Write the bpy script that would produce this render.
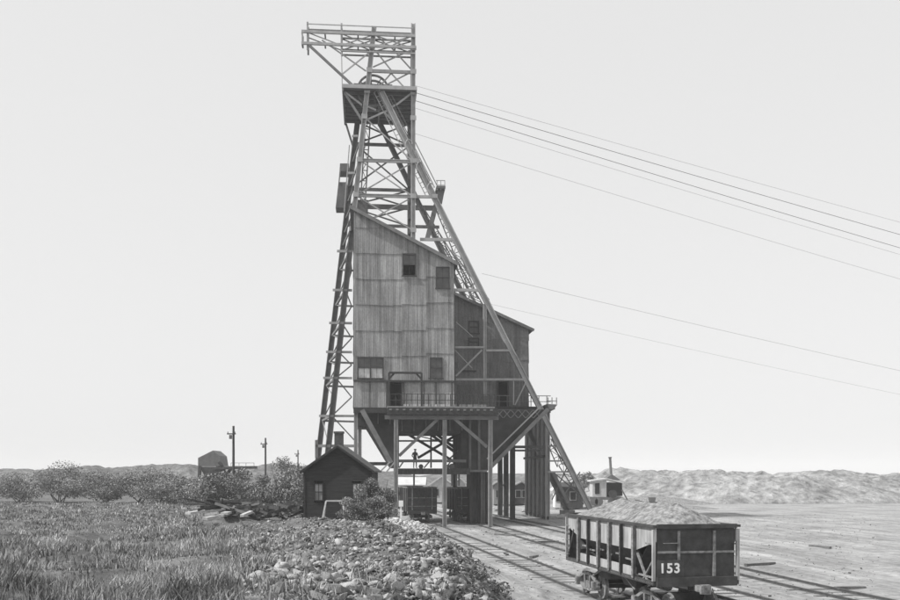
import bpy, math, random
import numpy as np
from mathutils import Vector, Matrix
for o in list(bpy.data.objects): bpy.data.objects.remove(o)
S = bpy.context.scene
R = random.Random(7)
rs = np.random.RandomState(11)
rad = math.radians
# ------------------------------------------------------------------ camera
F = 950.0; CX = 450.0; HY = 474.0; CAMH = 4.7
cd = bpy.data.cameras.new('camera'); cam = bpy.data.objects.new('camera', cd)
S.collection.objects.link(cam); S.camera = cam
cam.location = (0, 0, CAMH); cam.rotation_euler = (rad(90), 0, 0)
cd.sensor_width = 36; cd.lens = 36 * F / 900; cd.shift_y = (HY - 300) / 900
cd.clip_end = 9000; cd.clip_start = .3
# ------------------------------------------------------------------ sky, sun, exposure
SUN_EL = 47; SX, SY = -1.0, -.30           # direction towards the sun on the ground plan
HAZE = .00048
SUN_STRENGTH = 5.0; SKY = .14
W = bpy.data.worlds.new('World'); S.world = W; W.use_nodes = True
nt = W.node_tree; bg = nt.nodes['Background']
sky = nt.nodes.new('ShaderNodeTexSky'); sky.sky_type = 'NISHITA'; sky.sun_disc = False
sky.sun_elevation = rad(SUN_EL); sky.sun_rotation = math.atan2(SX, SY)
sky.air_density = 1.6; sky.dust_density = 2.0; sky.ozone_density = 1.0
bw = nt.nodes.new('ShaderNodeRGBToBW')
gm = nt.nodes.new('ShaderNodeMath'); gm.operation = 'POWER'; gm.inputs[1].default_value = .12
ml = nt.nodes.new('ShaderNodeMath'); ml.operation = 'MULTIPLY'; ml.inputs[1].default_value = 5.0
nt.links.new(sky.outputs[0], bw.inputs[0]); nt.links.new(bw.outputs[0], gm.inputs[0])
nt.links.new(gm.outputs[0], ml.inputs[0]); nt.links.new(ml.outputs[0], bg.inputs['Color'])
bg.inputs['Strength'].default_value = SKY
sl = bpy.data.lights.new('sun', 'SUN'); sl.energy = SUN_STRENGTH; sl.angle = rad(.5); sl.color = (1, .995, .985)
so = bpy.data.objects.new('sun', sl); S.collection.objects.link(so)
n_ = math.hypot(SX, SY); ce = math.cos(rad(SUN_EL))
sdir = Vector((SX / n_ * ce, SY / n_ * ce, math.sin(rad(SUN_EL))))
so.rotation_euler = sdir.to_track_quat('Z', 'Y').to_euler(); so.location = (-60, -20, 80)
S.view_settings.view_transform = 'Standard'; S.view_settings.look = 'None'
S.view_settings.exposure = 0.0; S.view_settings.gamma = 1.0
S.view_settings.use_curve_mapping = False
S.render.engine = 'CYCLES'
# ------------------------------------------------------------------ frames of reference
TH = rad(5.0); cs, sn = math.cos(TH), math.sin(TH); Y0 = 84.0
def T(u, v, z): return Vector((cs * u - sn * v, Y0 + sn * u + cs * v, z))
def Q(px, py, v=None, Y=None):
    """point seen at photo pixel (px,py) on the plane v=const of the headframe (or at distance Y)"""
    dx = (px - CX) / F; dz = -(py - HY) / F
    t = Y if Y is not None else (v + Y0 * cs) / (cs - sn * dx)
    return Vector((t * dx, t, CAMH + t * dz))
def UZ(px, py, v):
    p = Q(px, py, v); return (cs * p.x + sn * (p.y - Y0), p.z)
# ------------------------------------------------------------------ noise and terrain
def _h(ix, iy, s):
    n = (ix * 374761393 + iy * 668265263 + s * 1442695041) & 0x7fffffff
    n = ((n ^ (n >> 13)) * 1274126177) & 0x7fffffff
    return ((n ^ (n >> 16)) & 0xffff) / 65535.0
def vnoise(x, y, s=0):
    x = np.asarray(x, float); y = np.asarray(y, float)
    ix = np.floor(x).astype(np.int64); iy = np.floor(y).astype(np.int64)
    fx = x - ix; fy = y - iy; fx = fx * fx * (3 - 2 * fx); fy = fy * fy * (3 - 2 * fy)
    a = _h(ix, iy, s); b = _h(ix + 1, iy, s); c = _h(ix, iy + 1, s); d = _h(ix + 1, iy + 1, s)
    return (a + (b - a) * fx) * (1 - fy) + (c + (d - c) * fx) * fy - .5
def edge(y): return np.interp(y, [0, 20, 35, 52, 63, 75, 90, 120, 200, 400], [3.9, 3.5, 2.9, 1.7, -1.5, -4.8, -7.5, -10, -24, -60])
def smooth(t): t = np.clip(t, 0, 1); return t * t * (3 - 2 * t)
def mound(x, y): return smooth((edge(y) - x) / 5.5 + .12 + .25 * vnoise(x / 2.5, y / 2.5, 3))
def base_z(y): return np.interp(y, [42, 85], [-.4, 0])
def ground(x, y):
    x = np.asarray(x, float); y = np.asarray(y, float)
    H = np.interp(y, [0, 14, 30, 45, 60, 75, 100, 150, 400], [2.95, 2.9, 2.35, 1.85, 1.5, 1.3, 1.15, .9, .6])
    m = mound(x, y)
    z = H * m
    near = np.interp(y, [0, 90, 140], [1, 1, .3])
    z = z + m * near * (.6 * vnoise(x / 5, y / 5, 1) + .5 * vnoise(x / 1.9, y / 1.9, 2) + .16 * vnoise(x / .7, y / .7, 4))
    z = z + (1 - m) * base_z(y)
    dtr = np.minimum.reduce([np.abs(x - (8.1 + o - .18 * (y - 31.2))) for o in (0, 5.2, 10.0)])
    flat = smooth((dtr - 1.2) / 1.0)
    def bump(cx, cy, r, a): return a * np.exp(-(((x - cx) ** 2 + (y - cy) ** 2) / r ** 2))
    z = z + bump(-5.2, 54, 2.6, .35) + bump(-2.0, 50, 1.5, .35) + bump(1.6, 45, 1.3, .3) + bump(3.2, 40.5, 1.1, .3)
    z = z + (1 - m) * np.interp(y, [0, 120, 200], [1, 1, 0]) * (flat * (.16 * vnoise(x / 2.4, y / 6, 5) + .07 * vnoise(x / .7, y / .9, 6)) - (1 - flat) * .03)
    return z
def G(x, y): return float(ground(x, y))
# ------------------------------------------------------------------ materials (all neutral greys)
def gcol(v): return (v, v, v, 1)
def mat(name, base, rough=.85, var=.15, scale=3.0, bump=0.0, metal=0.0, stretch=None, detail=6, spec=.3, coarse=None):
    m = bpy.data.materials.new(name); m.use_nodes = True; t = m.node_tree; N = t.nodes; L = t.links
    b = N['Principled BSDF']; b.inputs['Roughness'].default_value = rough; b.inputs['Metallic'].default_value = metal
    b.inputs['Specular IOR Level'].default_value = spec
    co = N.new('ShaderNodeTexCoord'); mp = N.new('ShaderNodeMapping')
    if stretch: mp.inputs['Scale'].default_value = stretch
    L.new(co.outputs['Object'], mp.inputs[0])
    nz = N.new('ShaderNodeTexNoise'); nz.inputs['Scale'].default_value = scale; nz.inputs['Detail'].default_value = detail
    nz.inputs['Roughness'].default_value = .65
    L.new(mp.outputs[0], nz.inputs[0])
    r = N.new('ShaderNodeMapRange'); r.inputs['From Min'].default_value = .28; r.inputs['From Max'].default_value = .72
    r.inputs['To Min'].default_value = base * (1 - var * 1.6); r.inputs['To Max'].default_value = base * (1 + var * 1.6)
    L.new(nz.outputs[0], r.inputs[0])
    out = r.outputs[0]
    if coarse:
        n2 = N.new('ShaderNodeTexNoise'); n2.inputs['Scale'].default_value = coarse[0]; n2.inputs['Detail'].default_value = 3
        L.new(co.outputs['Object'], n2.inputs[0])
        r2 = N.new('ShaderNodeMapRange'); r2.inputs['From Min'].default_value = .3; r2.inputs['From Max'].default_value = .7
        r2.inputs['To Min'].default_value = 1 - coarse[1]; r2.inputs['To Max'].default_value = 1 + coarse[1]
        L.new(n2.outputs[0], r2.inputs[0])
        mu = N.new('ShaderNodeMath'); mu.operation = 'MULTIPLY'; L.new(out, mu.inputs[0]); L.new(r2.outputs[0], mu.inputs[1]); out = mu.outputs[0]
    L.new(out, b.inputs['Base Color'])
    if bump:
        bp = N.new('ShaderNodeBump'); bp.inputs['Strength'].default_value = 1; bp.inputs['Distance'].default_value = bump
        L.new(nz.outputs[0], bp.inputs['Height']); L.new(bp.outputs[0], b.inputs['Normal'])
    return m
def sheet_mat(name, base, pw=.72, ph=2.3, vr=.22, streak=.35):
    """weathered corrugated sheets: every sheet has its own tone, rust runs down it"""
    m = bpy.data.materials.new(name); m.use_nodes = True; t = m.node_tree; N = t.nodes; L = t.links
    b = N['Principled BSDF']; b.inputs['Roughness'].default_value = .75; b.inputs['Specular IOR Level'].default_value = .25
    uv = N.new('ShaderNodeUVMap'); uv.uv_map = 'UVMap'
    sp = N.new('ShaderNodeSeparateXYZ'); L.new(uv.outputs[0], sp.inputs[0])
    def mth(op, a, bb=None):
        n = N.new('ShaderNodeMath'); n.operation = op
        for i, x in enumerate((a, bb)):
            if x is None: continue
            if isinstance(x, (int, float)): n.inputs[i].default_value = x
            else: L.new(x, n.inputs[i])
        return n.outputs[0]
    fu = mth('FLOOR', mth('DIVIDE', sp.outputs[0], pw)); fv = mth('FLOOR', mth('DIVIDE', sp.outputs[1], ph))
    cb = N.new('ShaderNodeCombineXYZ'); L.new(fu, cb.inputs[0]); L.new(fv, cb.inputs[1])
    wn = N.new('ShaderNodeTexWhiteNoise'); wn.noise_dimensions = '2D'; L.new(cb.outputs[0], wn.inputs['Vector'])
    def mr(x, a, bb, c, d):
        n = N.new('ShaderNodeMapRange'); n.inputs[1].default_value = a; n.inputs[2].default_value = bb
        n.inputs[3].default_value = c; n.inputs[4].default_value = d; L.new(x, n.inputs[0]); return n.outputs[0]
    tone = mth('MULTIPLY', mr(wn.outputs['Value'], 0, 1, 1 - vr, 1 + vr), mr(wn.outputs['Value'], .9, .95, 1, .78))
    def noise(sx, sy, det=5, rg=.6):
        mp = N.new('ShaderNodeMapping'); mp.inputs['Scale'].default_value = (sx, sy, 1); L.new(uv.outputs[0], mp.inputs[0])
        n = N.new('ShaderNodeTexNoise'); n.inputs['Scale'].default_value = 1; n.inputs['Detail'].default_value = det; n.inputs['Roughness'].default_value = rg
        L.new(mp.outputs[0], n.inputs[0]); return n.outputs[0]
    st = mr(noise(3.2, .16), .3, .7, 1 - streak, 1 + streak)
    bl = mr(noise(.4, .22, 6, .7), .3, .7, .66, 1.3)
    fine = mr(noise(9, 5, 4), .3, .7, .85, 1.15)
    val = mth('MULTIPLY', mth('MULTIPLY', mth('MULTIPLY', tone, st), mth('MULTIPLY', bl, fine)), base)
    L.new(val, b.inputs['Base Color'])
    return m
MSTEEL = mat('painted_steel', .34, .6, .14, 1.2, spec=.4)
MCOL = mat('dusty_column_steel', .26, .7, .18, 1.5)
MSTEELD = mat('dark_steel', .125, .7, .2, 1.2)
MIRON = mat('black_iron', .04, .7, .25, 2)
MSTEELM = mat('grey_steel', .17, .7, .2, 1.2)
MTIMB = mat('grey_timber', .22, .9, .2, 2.0, stretch=(4, 4, .5))
MTIMBD = mat('dark_timber', .055, .9, .3, 2.0, stretch=(3, 3, .6))
MPLANK = mat('bleached_planks', .45, .9, .2, 4)
MTALL = sheet_mat('weathered_tall_house_sheets', .25, vr=.12, streak=.48)
MLOW = sheet_mat('darker_low_house_sheets', .165, vr=.12, streak=.25)  # darker base tone than the tall house sheets
MBIN = mat('stained_bin_plate', .05, .85, .25, .8, coarse=(.2, .3))
MROOF = mat('roofing_felt', .09, .9, .2, 2)
MFRAME = mat('window_frame_paint', .05, .7, .15, 3)
MFRAMEL = mat('pale_window_frame_paint', .3, .7, .15, 3)
def glass(name, c, rough=.15):
    m = mat(name, c, rough + .15, .25, 1.5, spec=.3); return m
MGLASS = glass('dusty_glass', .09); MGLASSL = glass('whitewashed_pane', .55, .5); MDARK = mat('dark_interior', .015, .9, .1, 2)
MSIDING = mat('dark_lapped_siding', .028, .85, .3, 1.5, stretch=(1, 1, 8))
MBRICK = mat('sooty_brick', .07, .9, .25, 5)
MCARP = mat('light_grey_car_paint', .34, .75, .26, 1.4, stretch=(3.5, 3.5, .5), coarse=(.7, .2))
MCARD = mat('dark_car_steel', .055, .7, .3, 2.5)
MCARM = mat('dusty_car_steel', .2, .8, .35, 5)
MDUST = mat('dusty_truck_casting', .19, .85, .45, 6)
MRAIL = mat('worn_rail_steel', .09, .5, .25, 3, metal=.2)
MTIE = mat('railway_tie_wood', .13, .95, .3, 3)
MORE = mat('crushed_ore', .21, .95, .5, 5, bump=.09, coarse=(1.1, .15))
MROCKS = [mat('rubble_stone_%s' % n, c, .95, .25, 6, bump=.02) for n, c in (('pale', .36), ('grey', .2), ('dark', .08))]
MWHITE = mat('white_paint', .8, .7, .05, 3)
MLEAF = [mat('leaves_%s' % n, c, .7, .3, 2) for n, c in (('light', .3), ('mid', .19), ('dark', .1))]
MBARK = mat('bark', .1, .95, .3, 5)
MGRASS = [mat('dry_grass_%s' % n, c, .8, .35, .8) for n, c in (('pale', .42), ('grey', .26), ('dark', .11))]
MHILL = mat('ore_spoil_bank', .28, .95, .4, .7, bump=.9, coarse=(.12, .3))
MHILLD = mat('scrub_covered_bank', .14, .95, .4, .7, bump=.9, coarse=(.12, .35))
MSKIN = mat('skin', .35, .6, .05, 5); MCLOTH = mat('work_clothes', .06, .9, .2, 8)
MPALER = mat('pale_roof_sheets', .5, .7, .12, 1); MPALEW = mat('pale_boards', .45, .9, .15, 2)
# ------------------------------------------------------------------ mesh helper
class M:
    def __init__(s): s.v = []; s.f = []
    def add(s, vs, fs):
        n = len(s.v); s.v += [tuple(p) for p in vs]; s.f += [tuple(i + n for i in f) for f in fs]; return s
    def box(s, c, d, rot=None):
        c = Vector(c); hx, hy, hz = d[0] / 2, d[1] / 2, d[2] / 2
        vs = [Vector((x, y, z)) for x in (-hx, hx) for y in (-hy, hy) for z in (-hz, hz)]
        if rot: vs = [rot @ p for p in vs]
        return s.add([c + p for p in vs], [(0, 1, 3, 2), (4, 6, 7, 5), (0, 4, 5, 1), (2, 3, 7, 6), (0, 2, 6, 4), (1, 5, 7, 3)])
    def hull8(s, lo, hi):    # two quads of points, same winding
        return s.add(list(lo) + list(hi), [(3, 2, 1, 0), (4, 5, 6, 7), (0, 1, 5, 4), (1, 2, 6, 5), (2, 3, 7, 6), (3, 0, 4, 7)])
    def bar(s, p, q, w, h=None, ref=None):
        p = Vector(p); q = Vector(q); h = h or w; d = (q - p)
        if d.length < 1e-5: return s
        d.normalize(); ref = Vector(ref) if ref else Vector((-sn, cs, 0))
        a = d.cross(ref)
        if a.length < 1e-3: a = d.cross(Vector((1, 0, 0)))
        a.normalize(); b = a.cross(d).normalized(); a *= w / 2; b *= h / 2
        return s.hull8([p - a - b, p + a - b, p + a + b, p - a + b], [q - a - b, q + a - b, q + a + b, q - a + b])
    def hbeam(s, p, q, w, h=None, ref=None):
        """rolled H section: two flanges joined by a web"""
        p = Vector(p); q = Vector(q); h = h or w; d = (q - p).normalized(); ref = Vector(ref) if ref else Vector((-sn, cs, 0))
        a = d.cross(ref)
        if a.length < 1e-3: a = d.cross(Vector((1, 0, 0)))
        a.normalize(); t = w * .18
        for k in (-1, 1): s.bar(p + a * k * (w / 2 - t / 2), q + a * k * (w / 2 - t / 2), t, h, ref)
        s.bar(p, q, w - 2 * t - .004, h * .3, ref)
        return s
    def lattice(s, p, q, w, pitch, chord=.09, lace=.05, ref=None, zig=False, lean=0):
        p = Vector(p); q = Vector(q); L = (q - p).length; d = (q - p) / L; ref = Vector(ref) if ref else Vector((-sn, cs, 0))
        a = d.cross(ref).normalized() * (w / 2)
        s.bar(p - a, q - a, chord, chord, ref); s.bar(p + a, q + a, chord, chord, ref)
        n = max(1, int(L / pitch)); off = ref * .003
        for i in range(n):
            x0 = p + d * (i * L / n); x1 = p + d * ((i + 1) * L / n)
            s.bar(x0 - a, x0 + a, lace, lace, ref)
            if zig: s.bar((x0 - a if i % 2 else x0 + a) + off, (x1 + a if i % 2 else x1 - a) + off, lace * .8, lace * .8, ref)
        return s
    def tube(s, p, q, r, r2=None, n=8, cap=True):
        p = Vector(p); q = Vector(q); r2 = r if r2 is None else r2; d = (q - p).normalized()
        a = d.orthogonal().normalized(); b = d.cross(a); N = len(s.v)
        for c, rr in ((p, r), (q, r2)):
            for i in range(n):
                t = 2 * math.pi * i / n; s.v.append(tuple(c + a * math.cos(t) * rr + b * math.sin(t) * rr))
        for i in range(n): j = (i + 1) % n; s.f.append((N + i, N + j, N + n + j, N + n + i))
        if cap: s.f.append(tuple(N + i for i in reversed(range(n)))); s.f.append(tuple(N + n + i for i in range(n)))
        return s
    def path(s, pts, r, n=6):
        for i in range(len(pts) - 1): s.tube(pts[i], pts[i + 1], r, n=n, cap=False)
        return s
    def prism(s, pts, off):
        n = len(pts); pts = [Vector(p) for p in pts]; off = Vector(off)
        return s.add(pts + [p + off for p in pts], [tuple(range(n)), tuple(reversed(range(n, 2 * n)))] + [(i, i + n, (i + 1) % n + n, (i + 1) % n) for i in range(n)])
    def build(s, name, m, parent=None, loc=None, smooth=False):
        loc = Vector(parent['wloc']) if parent is not None and 'wloc' in parent else (Vector(loc) if loc is not None else None)
        if parent is not None and 'wloc' not in parent: loc = Vector((0, 0, 0))
        if loc is None:
            a = np.array(s.v); loc = Vector(((a[:, 0].min() + a[:, 0].max()) / 2, (a[:, 1].min() + a[:, 1].max()) / 2, a[:, 2].min()))
        me = bpy.data.meshes.new(name)
        me.from_pydata([tuple(Vector(p) - loc) for p in s.v], [], s.f)
        if isinstance(m, (list, tuple)):
            for x in m: me.materials.append(x)
        else: me.materials.append(m)
        if smooth:
            for p in me.polygons: p.use_smooth = True
        fixn(me)
        o = bpy.data.objects.new(name, me); S.collection.objects.link(o)
        if parent is not None: o.parent = parent
        else: o.location = loc
        if parent is None or 'wloc' in parent: o['wloc'] = loc[:] if parent is None else parent['wloc']
        return o
import bmesh
def fixn(me):
    b = bmesh.new(); b.from_mesh(me)
    if len(b.faces) < 20000: bmesh.ops.recalc_face_normals(b, faces=b.faces)
    b.to_mesh(me); b.free()
def tag(o, label=None, cat=None, group=None, kind=None):
    if label: o['label'] = label
    if cat: o['category'] = cat
    if group: o['group'] = group
    if kind: o['kind'] = kind
    return o
def thing(name, loc, label, cat, group=None, rz=0, local=False):
    o = bpy.data.objects.new(name, None); S.collection.objects.link(o); o.location = loc; o.rotation_euler = (0, 0, rz)
    if not local: o['wloc'] = tuple(loc)
    return tag(o, label, cat, group)
def copy_tree(o, parent=None):
    c = o.copy(); S.collection.objects.link(c)
    if parent: c.parent = parent
    for ch in list(o.children): copy_tree(ch, c)
    return c
def raw_mesh(name, v, f, mats, mi=None, loc=None, smooth=False):
    me = bpy.data.meshes.new(name); v = np.asarray(v, dtype=np.float32); f = np.asarray(f, dtype=np.int32); k = f.shape[1]
    me.vertices.add(len(v)); me.vertices.foreach_set('co', v.ravel()); me.loops.add(f.size); me.loops.foreach_set('vertex_index', f.ravel())
    me.polygons.add(len(f)); me.polygons.foreach_set('loop_start', np.arange(len(f)) * k); me.polygons.foreach_set('loop_total', np.full(len(f), k))
    for m in mats: me.materials.append(m)
    if mi is not None: me.polygons.foreach_set('material_index', np.asarray(mi, dtype=np.int32))
    if smooth: me.polygons.foreach_set('use_smooth', np.ones(len(f), dtype=bool))
    me.update(calc_edges=True); me.validate()
    o = bpy.data.objects.new(name, me); S.collection.objects.link(o)
    return o
VX = Vector((cs, sn, 0)); VV = Vector((-sn, cs, 0)); ZZ = Vector((0, 0, 1))
# ================================================================== GROUND
def grid_axis(a, b, step, far, g=1.16):
    c = list(np.arange(a, b + step / 2, step)); s = step
    while c[-1] < far: s *= g; c.append(c[-1] + s)
    s = step; lo = []
    x = a
    while x > -far: s *= g; x -= s; lo.append(x)
    return np.array(lo[::-1] + c)
gx = grid_axis(-34, 26, .4, 4500); gy = grid_axis(9, 100, .4, 5500)
X, Y = np.meshgrid(gx, gy); Zg = ground(X, Y)
nx, ny = len(gx), len(gy)
vv = np.stack([X.ravel(), Y.ravel(), Zg.ravel()], 1)
ii = np.arange(nx * ny).reshape(ny, nx)
ff = np.stack([ii[:-1, :-1].ravel(), ii[:-1, 1:].ravel(), ii[1:, 1:].ravel(), ii[1:, :-1].ravel()], 1)
def ground_mat():
    m = bpy.data.materials.new('trodden_ore_ground'); m.use_nodes = True; t = m.node_tree; N = t.nodes; L = t.links
    b = N['Principled BSDF']; b.inputs['Roughness'].default_value = .95; b.inputs['Specular IOR Level'].default_value = .1
    co = N.new('ShaderNodeTexCoord')
    at = N.new('ShaderNodeAttribute'); at.attribute_name = 'soil'
    def noise(sc, stretch=(1, 1, 1), rz=0, det=8, rg=.65):
        mp = N.new('ShaderNodeMapping'); mp.inputs['Scale'].default_value = stretch; m0 = N.new('ShaderNodeMapping'); m0.inputs['Rotation'].default_value = (0, 0, rz)
        L.new(co.outputs['Object'], m0.inputs[0]); L.new(m0.outputs[0], mp.inputs[0]); n = N.new('ShaderNodeTexNoise'); n.inputs['Scale'].default_value = sc
        n.inputs['Detail'].default_value = det; n.inputs['Roughness'].default_value = rg; L.new(mp.outputs[0], n.inputs[0]); return n.outputs[0]
    def mr(x, a, bb, c, d):
        n = N.new('ShaderNodeMapRange'); n.inputs[1].default_value = a; n.inputs[2].default_value = bb
        n.inputs[3].default_value = c; n.inputs[4].default_value = d; L.new(x, n.inputs[0]); return n.outputs[0]
    def mul(a, c):
        n = N.new('ShaderNodeMath'); n.operation = 'MULTIPLY'; L.new(a, n.inputs[0]); L.new(c, n.inputs[1]); return n.outputs[0]
    streak = mr(noise(1.0, (1.0, .045, 1), -rad(10.2), 7, .68), .34, .66, .21, .37)   # wheel ruts and spilt ore along the tracks
    blot = mr(noise(.16, det=4), .35, .65, .78, 1.2); fine = mr(noise(2.5), .3, .7, .72, 1.3)
    dirt = mul(mul(streak, blot), fine)
    g1 = mr(noise(1.6), .3, .7, .06, .2); g2 = mr(noise(.25, det=4), .35, .65, .75, 1.2); gr = mul(g1, g2)
    mx = N.new('ShaderNodeMix'); mx.data_type = 'FLOAT'; L.new(at.outputs['Fac'], mx.inputs['Factor']); L.new(dirt, mx.inputs[2]); L.new(gr, mx.inputs[3])
    L.new(mx.outputs[0], b.inputs['Base Color'])
    bp = N.new('ShaderNodeBump'); bp.inputs['Distance'].default_value = .12; bp.inputs['Strength'].default_value = .8
    L.new(noise(2.2, det=10, rg=.7), bp.inputs['Height']); L.new(bp.outputs[0], b.inputs['Normal'])
    return m
go = raw_mesh('ground', vv, ff, [ground_mat()], smooth=True); tag(go, kind='structure')
at = go.data.attributes.new('soil', 'FLOAT', 'POINT'); mm = mound(X, Y)
mm = np.clip(mm * 1.3 + .3 * vnoise(X / 2, Y / 2, 9) * (mm > .03), 0, 1); mm = np.where(Y > 150, np.maximum(mm, .5), mm)
at.data.foreach_set('value', mm.ravel().astype(np.float32))
# far hills and stockpiles -------------------------------------------------
def hill(name, cx, cy, rx, ry, h, m, seed, rough=.25, rz=0, label=None, flat=1.0):
    n = 170; a = np.linspace(-1.15, 1.15, n); XX, YY = np.meshgrid(a, a)
    r = np.sqrt(XX ** 2 + YY ** 2); base = np.clip(1 - r, 0, 1) ** .8
    base = np.minimum(base * flat, 1) 
    wx = cx + (XX * rx) * math.cos(rz) - (YY * ry) * math.sin(rz); wy = cy + (XX * rx) * math.sin(rz) + (YY * ry) * math.cos(rz)
    nz = vnoise(wx / 14, wy / 14, seed) + .6 * vnoise(wx / 5, wy / 5, seed + 1) + .4 * vnoise(wx / 2.2, wy / 2.2, seed + 2) + .2 * vnoise(wx / 1.1, wy / 1.1, seed + 3)
    z = h * base * (1 + rough * nz * 1.6) - .4
    z = np.where(r > 1.0, -.6, z)
    v = np.stack([wx.ravel(), wy.ravel(), z.ravel() + ground(wx, wy).ravel() * 0 + .35], 1); i2 = np.arange(n * n).reshape(n, n)
    f = np.stack([i2[:-1, :-1].ravel(), i2[:-1, 1:].ravel(), i2[1:, 1:].ravel(), i2[1:, :-1].ravel()], 1)
    o = raw_mesh(name, v, f, [m], smooth=True); tag(o, kind='structure'); return o
hill('hill', -62, 255, 75, 40, 6.3, MHILLD, 20, .22, flat=1.6)
hill('hill', -150, 300, 90, 50, 5.5, MHILLD, 21, .2, flat=1.5)
hill('hill', 22, 330, 60, 40, 4.6, MHILLD, 23, .15, flat=1.5)
hill('hill', 75, 430, 120, 50, 4.6, MHILLD, 24, .2, flat=1.5)
hill('hill', 33, 205, 22, 16, 5.6, MHILL, 25, .3, flat=1.25)
hill('stockpile', 52, 172, 32, 24, 4.1, MHILL, 26, .42, flat=1.7)
hill('stockpile', 31, 168, 9, 9, 2.6, MHILL, 29, .4, flat=1.4)
hill('stockpile', 96, 205, 50, 30, 4.4, MHILL, 27, .38, flat=1.5)
hill('stockpile', 32, 148, 9.5, 5, 1.6, MORE, 28, .2)
# ================================================================== railway tracks
def track(x_at, slope, ya, yb, label):
    """straight track: X = x_at + slope*(Y-31.2)"""
    d = Vector((slope, 1, 0)).normalized(); nrm = Vector((d.y, -d.x, 0))
    p0 = Vector((x_at + slope * (ya - 31.2), ya, 0)); p1 = Vector((x_at + slope * (yb - 31.2), yb, 0))
    t = thing('railway_track', p0, label, 'railway track', 'railway tracks across the yard')
    for k in (-1, 1):
        m = M(); o = nrm * (.7175 + .035) * k
        ys_ = [ya, 42, 63, 85, yb]
        for j in range(4):
            s0 = Vector((x_at + slope * (ys_[j] - 31.2), ys_[j], float(base_z(ys_[j])))); s1 = Vector((x_at + slope * (ys_[j + 1] - 31.2), ys_[j + 1], float(base_z(ys_[j + 1]))))
            m.bar(s0 + o + ZZ * .085, s1 + o + ZZ * .085, .065, .045, ZZ).bar(s0 + o + ZZ * .04, s1 + o + ZZ * .04, .025, .1, ZZ)
        m.build('rail', MRAIL, t)
    L = (p1 - p0).length; n = min(99, int(L / .62)); first = None
    for i in range(n):
        c = p0 + d * (L * (i + .5) / n)
        if first is None:
            m = M(); m.box((0, 0, 0), (2.5, .22, .16), Matrix.Rotation(math.atan2(-d.x, d.y), 3, 'Z'))
            me = bpy.data.meshes.new('tie'); me.from_pydata(m.v, [], m.f); me.materials.append(MTIE); first = me; fixn(me)
        o = bpy.data.objects.new('tie', first); S.collection.objects.link(o); o.parent = t
        o.location = c - p0 + Vector((R.uniform(-.06, .06), 0, float(base_z(c.y)) - .105 + R.uniform(-.03, .03)))
    return t
CSL = -.18; CX0 = 8.1
track(CX0, CSL, 18, 118, 'railway track running from under the loaded light grey ore car to the left loading bay')
track(CX0 + 5.2, CSL, 24, 124, 'railway track passing behind the loaded ore car into the right hand hopper bay')
track(CX0 + 10.0, CSL, 30, 134, 'railway track farthest to the right, running past the row of trestle columns')
# ================================================================== corrugated walls
def corr_wall(name, P0, du, length, z0, topf, openings, mtl, parent, pitch=.13, amp=.008, ch=2.3, nout=None):
    """corrugated sheet wall made of lapped courses, with real openings. P0 base point, du unit direction, nout outward normal"""
    loc = Vector(parent['wloc']); vs = []; fs = []; uvs = []
    nn = max(4, int(length / pitch)); st = 4; N = nn * st; us = [length * i / N for i in range(N + 1)]
    prof = [amp * math.cos(2 * math.pi * i / st) for i in range(N + 1)]
    ztop = max(topf(0), topf(length)); nc = int(math.ceil((ztop - z0) / ch))
    for c in range(nc):
        za = z0 + c * ch - (.12 if c else 0); zb = z0 + (c + 1) * ch
        jit = [R.uniform(-.03, .03) for _ in range(int(length / .72) + 2)]
        goff = [0, .0, .09, .32, .3, -.1, -.12, 0, .3, .1]
        for i in range(N):
            ua, ub = us[i], us[i + 1]; um = (ua + ub) / 2; jo = jit[int(um / .72)]; gf = goff[int(um / .72 / 3) % 10] * (ch > 2 and ztop - z0 > 5)
            iv = [(za + jo + (gf if c else 0), zb + gf)]
            for (oa, ob, pa, pb) in openings:
                if oa < um < ob:
                    ni = []
                    for (a, b) in iv:
                        if pb <= a or pa >= b: ni.append((a, b)); continue
                        if a < pa: ni.append((a, pa))
                        if b > pb: ni.append((pb, b))
                    iv = ni
            for (a, b) in iv:
                q = []
                for (u, zz, k) in ((ua, a, i), (ub, a, i + 1), (ub, b, i + 1), (ua, b, i)):
                    tz = topf(u); zc = min(zz, tz)
                    lap = .045 * (1 - (zc - za) / (zb - za))
                    off = prof[k] + lap
                    q.append((P0 + du * u + nout * off + ZZ * (zc - P0.z), (u, zc - z0 + c * .0)))
                if q[2][0].z - q[1][0].z < .005 and q[3][0].z - q[0][0].z < .005: continue
                n = len(vs); vs += [tuple(x[0] - loc) for x in q]; uvs += [(x[1][0], c * ch + max(.02, min(ch - .02, (x[1][1] - c * ch) * .9 + .1))) for x in q]
                fs.append((n, n + 1, n + 2, n + 3))
    me = bpy.data.meshes.new(name); me.from_pydata(vs, [], fs); me.materials.append(mtl)
    ul = me.uv_layers.new(name='UVMap'); flat = []
    for f in fs:
        for k in f: flat += [uvs[k][0], uvs[k][1]]
    ul.data.foreach_set('uv', flat)
    o = bpy.data.objects.new(name, me); S.collection.objects.link(o); o.parent = parent
    return o
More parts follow.
